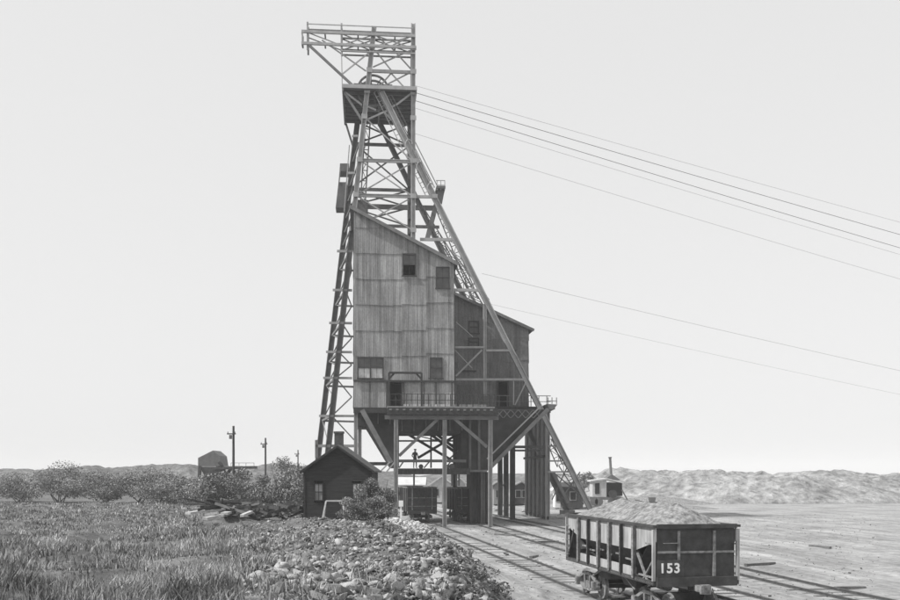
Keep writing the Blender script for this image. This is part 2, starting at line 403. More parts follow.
def window(parent, u0, u1, z0, z1, v, cols=1, rows=2, lower=None, mframe=None, mglass=None, fw=.09, openlow=False):
    """framed sash window standing in the opening, facing -v"""
    mframe = mframe or MFRAME; mglass = mglass or MGLASS
    m = M(); vf = v - .10; d = .16
    def bx(a, b, c, e, vv=vf, dd=d): m.hull8([T(a, vv, c), T(b, vv, c), T(b, vv + dd, c), T(a, vv + dd, c)], [T(a, vv, e), T(b, vv, e), T(b, vv + dd, e), T(a, vv + dd, e)])
    bx(u0, u0 + fw, z0, z1); bx(u1 - fw, u1, z0, z1); bx(u0 + fw, u1 - fw, z1 - fw, z1); bx(u0 - .06, u1 + .06, z0 - .08, z0, vf - .06, d + .05)
    w = M(); keep = m; m = keep
    zm = (z0 + z1) / 2
    for i in range(1, cols): x = u0 + (u1 - u0) * i / cols; bx(x - .06, x + .06, z0, z1 - fw, vf + .01, d - .02)
    bx(u0 + fw, u1 - fw, zm - .04, zm + .04, vf + .015, d - .04)
    fr = m.build('window', mframe, parent)
    for i in range(cols):
        a = u0 + (u1 - u0) * i / cols + (fw if i == 0 else .06); b = u0 + (u1 - u0) * (i + 1) / cols - (fw if i == cols - 1 else .06)
        s = M(); mid = (a + b) / 2
        s.hull8([T(mid - .015, vf + .05, z0), T(mid + .015, vf + .05, z0), T(mid + .015, vf + .08, z0), T(mid - .015, vf + .08, z0)], [T(mid - .015, vf + .05, z1 - fw), T(mid + .015, vf + .05, z1 - fw), T(mid + .015, vf + .08, z1 - fw), T(mid - .015, vf + .08, z1 - fw)])
        if cols > 0: s.build('muntin', mframe, fr)
        for (za, zb, g) in ((zm + .04, z1 - fw, mglass), (z0, zm - .04, lower or mglass)):
            if g == 'open': continue
            p = M(); p.hull8([T(a, vf + .10, za), T(b, vf + .10, za), T(b, vf + .12, za), T(a, vf + .12, za)], [T(a, vf + .10, zb), T(b, vf + .10, zb), T(b, vf + .12, zb), T(a, vf + .12, zb)])
            p.build('pane', g, fr)
    return fr
# ================================================================== TALL ORE HOUSE
V1 = 1.5
u0, zt0 = UZ(353.5, 209.5, V1); u1, zt1 = UZ(454.0, 263, V1); DECK = UZ(354, 407.5, V1)[1]
B1 = thing('ore_house', T((u0 + u1) / 2, 6, DECK), 'tall corrugated iron ore house, roof sloping down to the right, high on the trestle', 'building')
def px_open(x0, y0, x1, y1, v, ub):
    a = UZ(x0, y1, v); b = UZ(x1, y0, v); return (a[0] - ub, b[0] - ub, a[1], b[1])
W1 = [(402.5, 254, 416, 275.5), (435.8, 267, 449.5, 288), (357.5, 357.5, 383.5, 378), (429.5, 357.5, 442.5, 378)]
D1 = (389, 382.5, 402, 399.5)
op1 = [px_open(*w, V1, u0) for w in W1] + [px_open(D1[0], D1[1], D1[2], 407.4, V1, u0)]
top1 = lambda u: zt0 + (zt1 - zt0) * u / (u1 - u0)
ZB = UZ(380, 381, V1)[1]
corr_wall('front_wall', T(u0, V1, ZB), VX, u1 - u0, ZB, top1, op1, MTALL, B1, nout=-VV)
low = corr_wall('lower_wall', T(u0, V1 + .04, DECK), VX, u1 - u0, DECK, lambda u: ZB, op1, sheet_mat('pale_lower_sheets', .33, ph=3, vr=.08, streak=.18), B1, nout=-VV, ch=3)
low['label'] = 'paler band of sheets along the foot of the wall'
corr_wall('left_wall', T(u0, 11, DECK), -VV, 9.5, DECK, lambda u: zt0, [], MTALL, B1, nout=-VX)
corr_wall('right_wall', T(u1, V1, DECK), VV, 9.5, DECK, lambda u: zt1, [], MTALL, B1, nout=VX)
corr_wall('rear_wall', T(u1, 11, DECK), -VX, u1 - u0, DECK, lambda u: top1(u1 - u0 - u), [], MTALL, B1, nout=VV)
m = M(); sl_ = (zt1 - zt0) / (u1 - u0); ex = .35
def roof_slab(ua, za, ub, zb, va, vb, th):
    return [T(ua, va, za), T(ub, va, zb), T(ub, vb, zb), T(ua, vb, za)], [T(ua, va, za + th), T(ub, va, zb + th), T(ub, vb, zb + th), T(ua, vb, za + th)]
m.hull8(*roof_slab(u0 - ex, zt0 - sl_ * ex + .02, u1 + ex, zt1 + sl_ * ex + .02, V1 - .35, 11.3, .18)); m.build('roof', MROOF, B1)
m = M(); m.bar(T(u0 - ex, V1 - .40, zt0 - sl_ * ex), T(u1 + ex, V1 - .40, zt1 + sl_ * ex), .3, .06); m.build('fascia', MSTEELM, B1)
m = M(); m.bar(T(u0 - .02, V1 - .1, ZB), T(u1, V1 - .1, ZB), .16, .12); m.build('belt_rail', MFRAME, B1)
for k, (x0, y0, x1, y1) in enumerate(W1):
    a = UZ(x0, y1, V1); b = UZ(x1, y0, V1)
    window(B1, a[0], b[0], a[1], b[1], V1, cols=2 if k == 2 else 1, lower=('open' if k == 0 else MGLASSL if k == 2 else None))
# battens on the lower band
for x in (370, 387, 404, 424, 436, 452):
    a = UZ(x, 382, V1)[0]; m = M(); m.bar(T(a, V1 - .09, DECK + .02), T(a, V1 - .09, ZB - .1), .1, .08); m.build('batten', MFRAME, B1)
m = M(); a = UZ(D1[0], 399, V1); b = UZ(D1[2], D1[1], V1)
for p, q in (((a[0], DECK), (a[0], b[1])), ((b[0], DECK), (b[0], b[1])), ((a[0] - .05, b[1] + .05), (b[0] + .05, b[1] + .05))): m.bar(T(p[0], V1 - .08, p[1]), T(q[0], V1 - .08, q[1]), .12, .1)
m.build('door_frame', MFRAME, B1)
m = M(); m.box(T((a[0] + b[0]) / 2, V1 + .9, (DECK + b[1]) / 2), (1.6, .05, b[1] - DECK)); m.build('dark_inner_screen', MDARK, B1)  # near-black panel stands in for the shade inside the doorway
m = M(); m.hull8([T(u0, V1 + .1, DECK + .05), T(u1, V1 + .1, DECK + .05), T(u1, 10.9, DECK + .05), T(u0, 10.9, DECK + .05)], [T(u0, V1 + .1, DECK + .2), T(u1, V1 + .1, DECK + .2), T(u1, 10.9, DECK + .2), T(u0, 10.9, DECK + .2)]); m.build('floor_boards', MTIMBD, B1)
# ================================================================== LOW ORE HOUSE
V2 = 12.0
a0, b0 = UZ(450, 292, V2); a1, b1 = UZ(528.5, 328.5, V2); D2Z = UZ(500, 407, V2)[1]
B2 = thing('ore_house', T((a0 + a1) / 2, 17, D2Z), 'lower, darker corrugated iron ore house behind the inclined leg', 'building')
op2 = [px_open(468.5, 321, 479, 333, V2, a0), px_open(497.5, 382, 508, 406.9, V2, a0), px_open(468.5, 338, 479, 346, V2, a0)]
top2 = lambda u: b0 + (b1 - b0) * u / (a1 - a0)
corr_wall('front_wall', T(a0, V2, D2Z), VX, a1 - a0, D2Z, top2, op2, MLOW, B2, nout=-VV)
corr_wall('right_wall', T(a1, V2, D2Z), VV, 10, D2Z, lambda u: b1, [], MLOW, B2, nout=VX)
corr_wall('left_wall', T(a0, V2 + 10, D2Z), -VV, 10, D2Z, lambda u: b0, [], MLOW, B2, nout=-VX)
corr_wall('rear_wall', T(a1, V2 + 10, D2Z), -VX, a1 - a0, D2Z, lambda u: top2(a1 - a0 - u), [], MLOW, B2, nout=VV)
s2 = (b1 - b0) / (a1 - a0)
m = M(); m.hull8(*roof_slab(a0 - .3, b0 - s2 * .3, a1 + .5, b1 + s2 * .5, V2 - .4, V2 + 10.4, .16)); m.build('roof', MROOF, B2)
m = M(); m.bar(T(a0 - .3, V2 - .46, b0 - s2 * .3 - .03), T(a1 + .5, V2 - .46, b1 + s2 * .5 - .03), .26, .06); m.build('fascia', MSTEELM, B2)
for (x0, y0, x1, y1, lw) in ((468.5, 321, 479, 333, None), (468.5, 338, 479, 346, None)):
    a = UZ(x0, y1, V2); b = UZ(x1, y0, V2); window(B2, a[0], b[0], a[1], b[1], V2)
a = UZ(497.5, 406, V2); b = UZ(508, 382, V2)
m = M()
for p, q in (((a[0], D2Z), (a[0], b[1])), ((b[0], D2Z), (b[0], b[1])), ((a[0] - .05, b[1] + .05), (b[0] + .05, b[1] + .05))): m.bar(T(p[0], V2 - .08, p[1]), T(q[0], V2 - .08, q[1]), .14, .1)
m.build('door_frame', MFRAME, B2)
m = M(); m.box(T((a[0] + b[0]) / 2, V2 + .9, (D2Z + b[1]) / 2), (1.8, .05, b[1] - D2Z)); m.build('dark_inner_screen', MDARK, B2)  # shade of the room behind the door, put into a near-black panel
for (x0, x1, y) in ((455, 481, 347), (486, 516, 350.5), (461, 476, 371)):
    m = M(); p = UZ(x0, y, V2); q = UZ(x1, y, V2); m.bar(T(p[0], V2 - .1, p[1]), T(q[0], V2 - .1, p[1]), .14, .1); m.build('girt', MFRAME, B2)
# ================================================================== HEADFRAME
VF, VR = 10.0, 18.5
HF = thing('headframe', T(UZ(366, 500, VF)[0], 14, 0), 'tall steel headframe with winding wheel, top gantry and long inclined legs', 'headframe')
def lerp_z(p, q, z): t = (z - p.z) / (q.z - p.z); return p + (q - p) * t
FLt, FLb = Q(374.2, 27, VF), Q(320.2, 521, VF)
RLt, RLb = Q(360.5, 96, VR), Q(312.5, 512, VR)
# the lower part follows the pixel line through (329,440)
FLb = FLt + (Q(329.3, 440, VF) - FLt) * ((FLt.z - .9) / (FLt.z - Q(329.3, 440, VF).z))
RLb = RLt + (Q(320.3, 440, VR) - RLt) * ((RLt.z - .9) / (RLt.z - Q(320.3, 440, VR).z))
uc = UZ(413.2, 30, VF)[0]; ztop = UZ(413.2, 30, VF)[1]
FR = lambda z: T(uc, VF, z); RRc = lambda z: T(uc, VR, z)
FL = lambda z: lerp_z(FLt, FLb, z); RL = lambda z: lerp_z(RLt, RLb, z)
def part(name, fn, m=MSTEEL, parent=None):
    b = M(); fn(b); return b.build(name, m, parent or HF)
def hpart(name, p, q, w, h=None, m=MSTEEL): return part(name, lambda b: b.hbeam(p, q, w, h), m)
def bpart(name, p, q, w, h=None, m=MSTEEL): return part(name, lambda b: b.bar(p, q, w, h or w), m)
zsp = UZ(354, 212, VF)[1]
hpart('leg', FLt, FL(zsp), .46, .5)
hpart('leg', FL(zsp), FLb, .56, .5, MSTEELD)['label'] = 'dark lower length of the left front leg'  # lower length takes a darker base colour than the upper
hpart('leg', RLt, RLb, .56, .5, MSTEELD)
hpart('column', FR(ztop + .6), FR(DECK), .42, .45); hpart('column', RRc(UZ(409, 90, VR)[1]), RRc(DECK), .42, .45, MSTEELM)
# inclined back stays
BSt, BSb = Q(379.5, 88, VF - .1), Q(592, 512, VF - .1); BSb = BSt + (BSb - BSt) * (BSt.z / (BSt.z - BSb.z)) * .985
BRt, BRb = Q(388, 140, VR), Q(459.5, 288, VR)
d_ = (BRb - BRt); BRt = BRt - d_ * ((Q(370, 104, VR).z - BRt.z) / -d_.z) * 1.0; BRb = BRt + d_ * (BRt.z / -d_.z) * .985
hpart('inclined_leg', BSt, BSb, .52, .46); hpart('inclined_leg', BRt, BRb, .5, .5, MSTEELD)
BS = lambda z: lerp_z(BSt, BSb, z); BR = lambda z: lerp_z(BRt, BRb, z)
for p in (BSb, BRb, FLb, RLb):
    m = M(); g = G(p.x, p.y); m.box((p.x, p.y, g + .15), (1.5, 1.5, 1.3)); m.build('footing', MROCKS[1], HF)
# platform under the wheel
zp = UZ(380, 89, VF)[1]; ul = UZ(342, 89, VF)[0]; ur = uc + .35
m = M(); m.hull8([T(ul, VF - .5, zp), T(ur, VF - .5, zp), T(ur, VR + .3, zp), T(ul, VR + .3, zp)], [T(ul, VF - .5, zp + .12), T(ur, VF - .5, zp + .12), T(ur, VR + .3, zp + .12), T(ul, VR + .3, zp + .12)])
plat = m.build('platform', MTIMBD, HF)
for k in range(9):
    v = VF - .3 + k * (VR - VF + .4) / 8
    m = M(); m.bar(T(ul + .1, v, zp - .14), T(ur - .1, v, zp - .14), .26, .14, VV); m.build('joist', MSTEELD, plat)
for uu in (ul + .1, ur - .1, (ul + ur) / 2):
    m = M(); m.bar(T(uu, VF - .5, zp - .3), T(uu, VR + .3, zp - .3), .3, .16); m.build('edge_beam', MSTEELM, plat)
bpart('beam', T(ul, VF - .6, zp - .05), T(ur, VF - .6, zp - .05), .36, .12)
for (x0, y0, x1, y1) in ((345, 92, 362, 105), (364, 105, 376, 110), (413, 92, 396, 105), (395, 105, 385, 112), (366, 120, 384, 112), (384, 112, 392, 120)):
    bpart('brace', Q(x0, y0, VF), Q(x1, y1, VF), .16, .12)
# knee braces under the outstanding platform corners
bpart('brace', T(ul + .2, VR, zp - .4), RL(zp - 3.2), .2, .2, MSTEELD); bpart('brace', T(ul + .2, VF, zp - .4), FL(zp - 3.4), .2, .2, MSTEELM)
# top gantry -----------------------------------------------------------------
def rowbeam(y_l, x_l, x_r, v, w, h, m=MSTEEL, name='beam', both=True):
    ua, z = UZ(x_l, y_l, v); ub = UZ(x_r, y_l, v)[0]
    bpart(name, T(ua, v, z), T(ub, v, z), w, h, m)
    return z
VG = VF - .35
for v, mm_ in ((VG, MSTEEL), (VF + .75, MSTEELM)):
    zu = UZ(301, 31.2, VG)[1]; zl = UZ(301, 43, VG)[1]; uL = UZ(301.5, 31, VG)[0]
    for z, w in (((zu, .27), (zl, .25), (zl - .6, .1)) if v == VG else ((zu, .12), (zl, .14), (zl - .5, .1))):
        bpart('gantry_beam', T(uL if w > .2 else UZ(341, 40, VG)[0], v, z), T(uc + .2, v, z), w, .2, mm_)
    bpart('gantry_post', T(uL + .08, v, zl), T(uL + .08, v, zu), .12, .12, mm_)
    for x in (307.5, 341.5): u = UZ(x, 30, VG)[0]; bpart('gantry_post', T(u, v + .12, zl - .6), T(u, v + .12, zu + 1.0), .17, .1, mm_)
    zr = zu + .75; bpart('handrail', T(UZ(307, 30, VG)[0], v, zr), T(uc, v, zr), .09, .06, mm_)
    seg = [307.5, 341.5, 374, 413]
    for k in range(3):
        ua = UZ(seg[k], 30, VG)[0]; ub = UZ(seg[k + 1], 30, VG)[0]
        if k > 0: 
            bpart('brace', T(ua, v + .1, zl), T(ub, v + .1, zu), .1, .06, mm_)
        bpart('brace', T(ua, v + .17, zu), T(ub, v + .17, zl), .1, .06, mm_)
for x in (302, 325, 341.5, 358, 374, 395, 413):
    u = UZ(x, 30, VG)[0]; bpart('cross_tie', T(u, VG + .1, zl + .1), T(u, VF + .75, zl + .1), .14, .14, MSTEELM); bpart('cross_tie', T(u, VG + .1, zu - .1), T(u, VF + .75, zu - .1), .14, .14, MSTEELM)
bpart('brace', Q(309, 45, VG), Q(355, 87.5, VG), .24, .16, MSTEELM)
bpart('brace', Q(341.5, 47, VG), Q(342.3, 88, VG), .09, .09)
bpart('brace', Q(341, 75, VG), Q(371, 51, VG), .12, .1); bpart('brace', Q(322, 40, VG + .15), Q(366, 71, VG + .15), .12, .1)
zh = UZ(390, 71.5, VF)[1]; bpart('beam', T(UZ(369.5, 71.5, VF)[0], VF, zh), T(uc - .2, VF, zh), .3, .2)
for (x0, y0, x1, y1, o) in ((375, 50, 391, 70, .1), (411, 50, 373, 67, .15), (391, 47, 411, 69, .22), (391, 73, 405, 88, .1), (411, 72, 380, 88, .15), (393, 71, 380, 86, .22), (376, 35, 386, 44, .1), (411, 36, 393, 45, .2)):
    bpart('brace', Q(x0, y0, VF + o), Q(x1, y1, VF + o), .13, .08)
# a rear frame for the head of the tower
cu = T(uc, VF + 5.5, 0); hpart('column', T(uc, VF + 2.6, zu), T(uc, VF + 2.6, zp), .3, .3, MSTEELM); hpart('column', T(UZ(372, 60, VF)[0], VF + 2.6, zu), T(UZ(369, 60, VF)[0], VF + 2.6, zp), .3, .3, MSTEELM)
# winding wheels -------------------------------------------------------------
def sheave(uc_, v, zc, r):
    w = part('winding_wheel', lambda b: None or ring(b, uc_, v, zc, r, r - .16, .22), MSTEELM)
    hb = M(); hb.tube(T(uc_, v - .5, zc), T(uc_, v + .5, zc), .22, n=14); hb.build('hub', MSTEELD, w)
    for k in range(8):
        t = k * math.pi / 4 + .2; sp = M(); sp.bar(T(uc_ + .2 * math.cos(t), v, zc + .2 * math.sin(t)), T(uc_ + (r - .12) * math.cos(t), v, zc + (r - .12) * math.sin(t)), .08, .1); sp.build('spoke', MSTEELM, w)
def ring(b, uc_, v, zc, ro, ri, wd, n=40):
    base = len(b.v)
    for i in range(n):
        t = 2 * math.pi * i / n
        for (rr, vv_) in ((ro, v - wd / 2), (ro, v + wd / 2), (ri, v + wd / 2), (ri, v - wd / 2)): b.v.append(tuple(T(uc_ + rr * math.cos(t), vv_, zc + rr * math.sin(t))))
    for i in range(n):
        for k in range(4): b.f.append((base + i * 4 + k, base + i * 4 + (k + 1) % 4, base + ((i + 1) % n) * 4 + (k + 1) % 4, base + ((i + 1) % n) * 4 + k))
uw, zw = UZ(373, 90.5, VF + 1.0)
sheave(uw, VF + 1.0, zw, 1.6); sheave(uw, VF + 2.3, zw, 1.6)
bpart('bearing_beam', T(uw - 1.9, VF + .45, zp + .45), T(uw + 1.9, VF + .45, zp + .45), .35, .25, MSTEELM)
# tower bays: front and rear planes -----------------------------------------
def zof(y, v=VF, x=390): return UZ(x, y, v)[1]
flev = [zof(118), zof(161), zof(196), zof(230)]
rlev = [zof(y, VR) for y in (123, 145, 190, 207, 226)]
for z in flev[1:3]: hpart('beam', FL(z), FR(z), .3, .25)
bpart('beam', FR(flev[2]), BS(flev[2]), .26, .2)
for i, (za, zb) in enumerate(zip(flev[:-1], flev[1:])):
    for k, (p, q) in enumerate(((FL(za), FR(zb)), (FR(za), FL(zb)))):
        if i == 0 and k == 1: continue
        bpart('brace', p + VV * .1 * k, q + VV * .1 * k, .12, .07)
for z in rlev: bpart('beam', RL(z), RRc(z), .3 if z != rlev[3] else .5, .25, MSTEELD)
bpart('beam', RRc(rlev[3]), BR(rlev[3]) + VX * 1.6, .5, .25, MSTEELD)
bpart('beam', RRc(rlev[4]), BR(rlev[4]) + VX * 1.0, .3, .25, MSTEELD)
for (za, zb) in zip(rlev[:-1], rlev[1:]):
    for k, (p, q) in enumerate(((RL(za), RRc(zb)), (RRc(za), RL(zb)))): bpart('brace', p + VV * .1 * k, q + VV * .1 * k, .15, .1, MSTEELD)
for z in flev + [zh, zl, zp - .3]:
    for pnt in (FL(z), FR(z)):
        part('gusset_plate', lambda b: b.box(pnt - VV * .29, (.58, .03, .46), Matrix.Rotation(TH, 3, 'Z')), MSTEEL)
for z in flev[1:3]: part('gusset_plate', lambda b: b.box(BS(z) - VV * .3, (.66, .03, .4), Matrix.Rotation(TH, 3, 'Z')), MSTEEL)
# an inner pair of guide columns behind
gu = UZ(368, 150, VR)[0]; part('guide', lambda b: b.lattice(T(gu, VR - .6, zp), T(gu - .6, VR - .6, zof(214, VR)), .5, 1.0, .14, .08, zig=True), MSTEELD)
# side braces between front and rear plane, seen as short ties
for y in (135, 161, 178, 196, 212, 226):
    z = zof(y, VF); bpart('side_tie', FL(z), RL(z), .14, .14, MSTEELM); bpart('side_tie', FR(z), RRc(z), .14, .14, MSTEELM)
for y in (251, 290, 323, 352, 378, 416):
    z = UZ(335, y, VF)[1]; p = FL(z); q = RL(z)
    bpart('side_tie', p, q, .2, .2, MSTEELM)
    bpart('beam', p - VX * 1.25, T(u0 - .25 if z > DECK else u0 + .4, VF, z), .22, .18)
    bpart('beam', RL(z) - VX * .25, T(u0 + .5, VR, z - .1), .2, .16, MSTEELM)
zs = [UZ(335, y, VF)[1] for y in (228, 251, 270, 290, 306, 323, 338, 352, 365, 378, 397, 416, 445)]
for i, (za, zb) in enumerate(zip(zs[:-1], zs[1:])):
    e = T(u0 - .3, VF, za); f = T(u0 - .3, VF, zb)
    if za < DECK: e = T(u0 + .4, VF, za); f = T(u0 + .4, VF, zb)
    bpart('brace', (FL(za) if i % 2 else e), (f if i % 2 else FL(zb)), .12, .1, MSTEELM)
    bpart('brace', (FL(za) if i % 2 == 0 else RL(za)), (RL(zb) if i % 2 == 0 else FL(zb)), .1, .1, MSTEELM)
z = UZ(335, 446, VF)[1]; bpart('beam', Q(315.5, 446, VF), T(u0 + .5, VF, z), .28, .2); bpart('post', Q(316.5, 440, VF), Q(316.5, 458, VF), .28, .2, MSTEELM)
# beams from the column line to the inclined leg
for y, xl in ((240, 420), (290, 452)):
    z = UZ(450, y, VF)[1]; bpart('beam', T(UZ(xl, y, VF)[0], VF, z), BS(z), .28, .22)
# lattice girders and ladder beside the inclined leg
def lat(x0, y0, x1, y1, v, w, pitch, m=MSTEELM, zig=True, chord=.1, lace=.07, name='lattice_girder'):
    return part(name, lambda b: b.lattice(Q(x0, y0, v), Q(x1, y1, v), w, pitch, chord, lace, zig=zig), m)
lat(437, 205, 476, 300, VF + 3, .55, .7, MSTEELD); lat(436, 232, 470, 300, VF + 5, .5, .9, MSTEELD)
lat(455, 262, 492, 325, VF + 2, .5, .8, MSTEELM); lat(420, 206, 460, 270, VF + 6, .45, 1.0, MSTEELD)
bpart('brace', Q(451, 250, VF + .4), Q(489, 300, VF + .4), .14, .1); bpart('brace', Q(458, 262, VF + .4), Q(478, 298, VF + .4), .14, .1, MSTEELM)
bpart('brace', BS(zof(278)), Q(468, 300, VF + .2), .14, .1); 
lat(549, 440, 560, 466, VR - 3, .6, .9, MSTEELD); lat(561, 464, 586, 503, VR - 3, .6, .9, MSTEELD)
bpart('brace', Q(553, 472, VF + .5), Q(568, 503, VF + .5), .3, .25, MSTEELM)
for y in (446, 461, 472):
    z = UZ(560, y, VF)[1]; bpart('beam', T(UZ(548, y, VF)[0], VF + .3, z), BS(z), .16, .14); 
for (x0, y0, x1, y1) in ((556, 446, 573, 471), (570, 461, 552, 500), (553, 472, 586, 500), (580, 472, 562, 498), (551, 444, 563, 461)):
    bpart('brace', Q(x0, y0, VF + .6), Q(x1, y1, VF + .6), .11, .09, MSTEELM)
# stair with hoops running up the inclined leg
def off_bs(y0, y1, off, v, w, pitch, **k):
    p = BS(zof(y0)) + VX * off; q = BS(zof(y1)) + VX * off
    p = p + VV * v; q = q + VV * v
    return part('ladder', lambda b: b.lattice(p, q, w, pitch, .07, .05), k.get('m', MSTEEL))
off_bs(92, 196, -.55, .1, .35, .5); off_bs(95, 185, .75, .2, .3, 4, m=MSTEELM); off_bs(105, 180, .35, .3, .2, 2, m=MSTEELM)
dirb = (BSb - BSt).normalized(); nb = Vector((-dirb.z, 0, dirb.x)); nb = nb if nb.z > 0 else -nb
for y in (146, 168, 189):
    c = BS(zof(y)) - VV * .35; b = M(); pts = [c + VX * (.5 * math.cos(t)) * .7 + ZZ * (.55 * math.sin(t)) for t in np.linspace(.2, math.pi * 1.2, 9)]
    b.path(pts, .06, 5); b.build('ladder_hoop', MSTEEL, HF)
# landing at mid height of the inclined leg
lp0, lp1 = Q(436, 190, VF), Q(445, 190, VF)
m = M(); m.hull8([lp0 + VV * 3, lp1 + VV * 3, lp1 - VV * .6, lp0 - VV * .6], [p + ZZ * .25 for p in (lp0 + VV * 3, lp1 + VV * 3, lp1 - VV * .6, lp0 - VV * .6)]); land = m.build('landing', MSTEELD, HF)
m = M(); m.prism([Q(437, 191, VF - .2), Q(444.5, 191, VF - .2), Q(442, 204, VF - .2), Q(437.5, 199, VF - .2)], VV * .2); m.build('bracket', MSTEELD, land)
m = M()
for x in (437, 440.8, 444.8): m.bar(Q(x, 190, VF - .5), Q(x, 180.5, VF - .5), .07, .07)
m.bar(Q(436, 180.5, VF - .5), Q(445, 180.5, VF - .5), .07, .07); m.bar(Q(436, 185, VF - .5), Q(445, 185, VF - .5), .05, .05); m.build('landing_rail', MSTEEL, land)
bpart('brace', Q(427, 240, VF + 4), Q(436, 205, VF + 4), .5, .3, MSTEELM)
# post and struts in front of the low house
hpart('post', Q(484.8, 304, VF), Q(484.8, 396, VF), .32, .3)
for (x0, y0, x1, y1, w) in ((455, 347.3, 484, 347.3, .2), (486, 350.5, 510, 350.5, .22), (456, 379.5, 525, 379.5, .22), (456, 376, 482, 350, .16), (455, 350, 472, 368, .07), (456, 322, 473, 337, .06), (525.5, 383, 515, 405, .12), (513.5, 381, 513.5, 405, .1)):
    bpart('strut', Q(x0, y0, VF - .25), Q(x1, y1, VF - .25), w, .15)
# control cabin hung on the left side of the tower
cb0 = Q(336, 207, VF + 3); ch_ = Q(340, 164, VF + 3)
def slant(xa, ya, xb, yb, xc, yc, xd, yd, v, dv): return [Q(xa, ya, v), Q(xb, yb, v), Q(xc, yc, v), Q(xd, yd, v)]
m = M(); m.prism(slant(338.5, 182, 347, 182, 344, 207.5, 335.6, 207.5, VF + 2.5, 0), VV * 2); cab = m.build('cabin', MSTEELD, HF)
m = M(); m.prism(slant(340, 163.3, 349, 163.3, 349, 171, 339.5, 171, VF + 2.5, 0), VV * 2); m.build('cabin_roof', MSTEELD, cab)
m = M()
for (x0, x1) in ((340.2, 339), (347.5, 346.5)): m.bar(Q(x0, 170, VF + 2.5), Q(x1, 183, VF + 2.5), .12, .12); m.bar(Q(x0, 170, VF + 4.4), Q(x1, 183, VF + 4.4), .12, .12)
m.build('cabin_post', MSTEELM, cab)
bpart('guide_rail', Q(349.5, 145, VF + 1.5), Q(344, 212, VF + 1.5), .1, .1)
bpart('bracket', Q(348, 173, VF - .3), Q(355, 173, VF - .3), .2, .2); bpart('bracket', Q(352, 136, VF - .3), Q(358, 136, VF - .3), .18, .2)
m = M(); m.hull8([T(UZ(355.5, 211, VF)[0], VF + .5, zof(212)), T(UZ(368, 211, VF)[0], VF + .5, zof(212)), T(UZ(368, 211, VF)[0], VF + 5, zof(212)), T(UZ(355.5, 211, VF)[0], VF + 5, zof(212))], [T(UZ(355.5, 211, VF)[0], VF + .5, zof(199)), T(UZ(368, 211, VF)[0], VF + .5, zof(199)), T(UZ(368, 211, VF)[0], VF + 5, zof(199)), T(UZ(355.5, 211, VF)[0], VF + 5, zof(199))]); m.build('hatch_box', MSTEELD, HF)
# ================================================================== LOADING TRESTLE
LT = thing('loading_trestle', T(0, 5, 0), 'steel and timber loading trestle carrying both ore houses above the railway, with hoppers slung beneath', 'trestle')
def tp(name, fn, m=MSTEELM): b = M(); fn(b); return b.build(name, m, LT)
def tb(name, p, q, w, h=None, m=MSTEELM, hb=False): return tp(name, (lambda b: b.hbeam(p, q, w, h)) if hb else (lambda b: b.bar(p, q, w, h or w)), m)
ud = UZ(494, 405, 0)[0]
def slab(u0_, u1_, v0, v1, z0, z1): return [T(u0_, v0, z0), T(u1_, v0, z0), T(u1_, v1, z0), T(u0_, v1, z0)], [T(u0_, v0, z1), T(u1_, v0, z1), T(u1_, v1, z1), T(u0_, v1, z1)]
udl = UZ(387, 405, 0)[0]
u548 = UZ(549, 405, V2)[0]
tp('deck', lambda b: b.hull8(*slab(udl, ud, -.5, V1 - .1, DECK - .12, DECK)), MTIMB)
tp('deck', lambda b: b.hull8(*slab(u0, ud, V1, 11.0, DECK - .3, DECK - .004)), MTIMBD)
tp('deck', lambda b: b.hull8(*slab(a0 - .3, u548, 11.02, 25, D2Z - .3, D2Z - .004)), MTIMBD)
tb('deck_beam', T(udl, -.35, DECK - .45), T(ud + .3, -.35, DECK - .45), .55, .3, MIRON)
tb('deck_beam', T(udl - .2, 0, DECK - .95), T(ud + .4, 0, DECK - .95), .36, .3, MSTEELD)
tb('deck_beam', T(u0, V1 - .02, DECK - .25), T(udl, V1 - .02, DECK - .25), .5, .3, MIRON)
tb('deck_beam', T(ud, 11.2, D2Z - .4), T(u548, 11.2, D2Z - .4), .45, .3, MSTEELM)
for k in range(16):
    u = udl + (ud - udl) * (k + .5) / 16; tb('joist_end', T(u, -.65, DECK - .3), T(u, -.4, DECK - .3), .14, .22, MSTEELM)
# columns
for x, yb in ((396, 524), (444.6, 527), (490.3, 527)):
    p = Q(x, 440, 0); tb('column', T(UZ(x, 440, 0)[0], 0, DECK - 1.15), T(UZ(x, 440, 0)[0], 0, -.1), .36, .36, MCOL, True)
for x, v in ((355.8, V1 + .3), (359.8, V1 + 3.2)):
    u = UZ(x, 440, v)[0]; tb('column', T(u, v, DECK - .3), T(u, v, .5), .34, .34, MSTEEL, True)
for x, v_ in ((490.3, 5.5), (490.3, 10.6), (466, 10.6)):
    for v in (v_,):
        u = UZ(x, 440, 0)[0]; tb('column', T(u, v, DECK - .3), T(u, v, -.1), .4, .4, MSTEELD, True)
for (x0, y0, x1, y1, v, w, m_) in ((440, 417, 399, 456, .15, .27, MSTEELM), (449, 414, 487, 447, .15, .27, MSTEELM), (362, 410, 391, 463, .9, .42, MSTEELM), (470, 427, 418, 458, 10.4, .26, MSTEELD), (404, 432, 463, 467, 10.6, .26, MSTEELD), (430, 434, 463, 458, 10.2, .28, MSTEELD), (436, 434, 464, 455, 10.0, .28, MSTEELD)):
    tb('cross_brace', Q(x0, y0, v), Q(x1, y1, v), w, .2, m_)
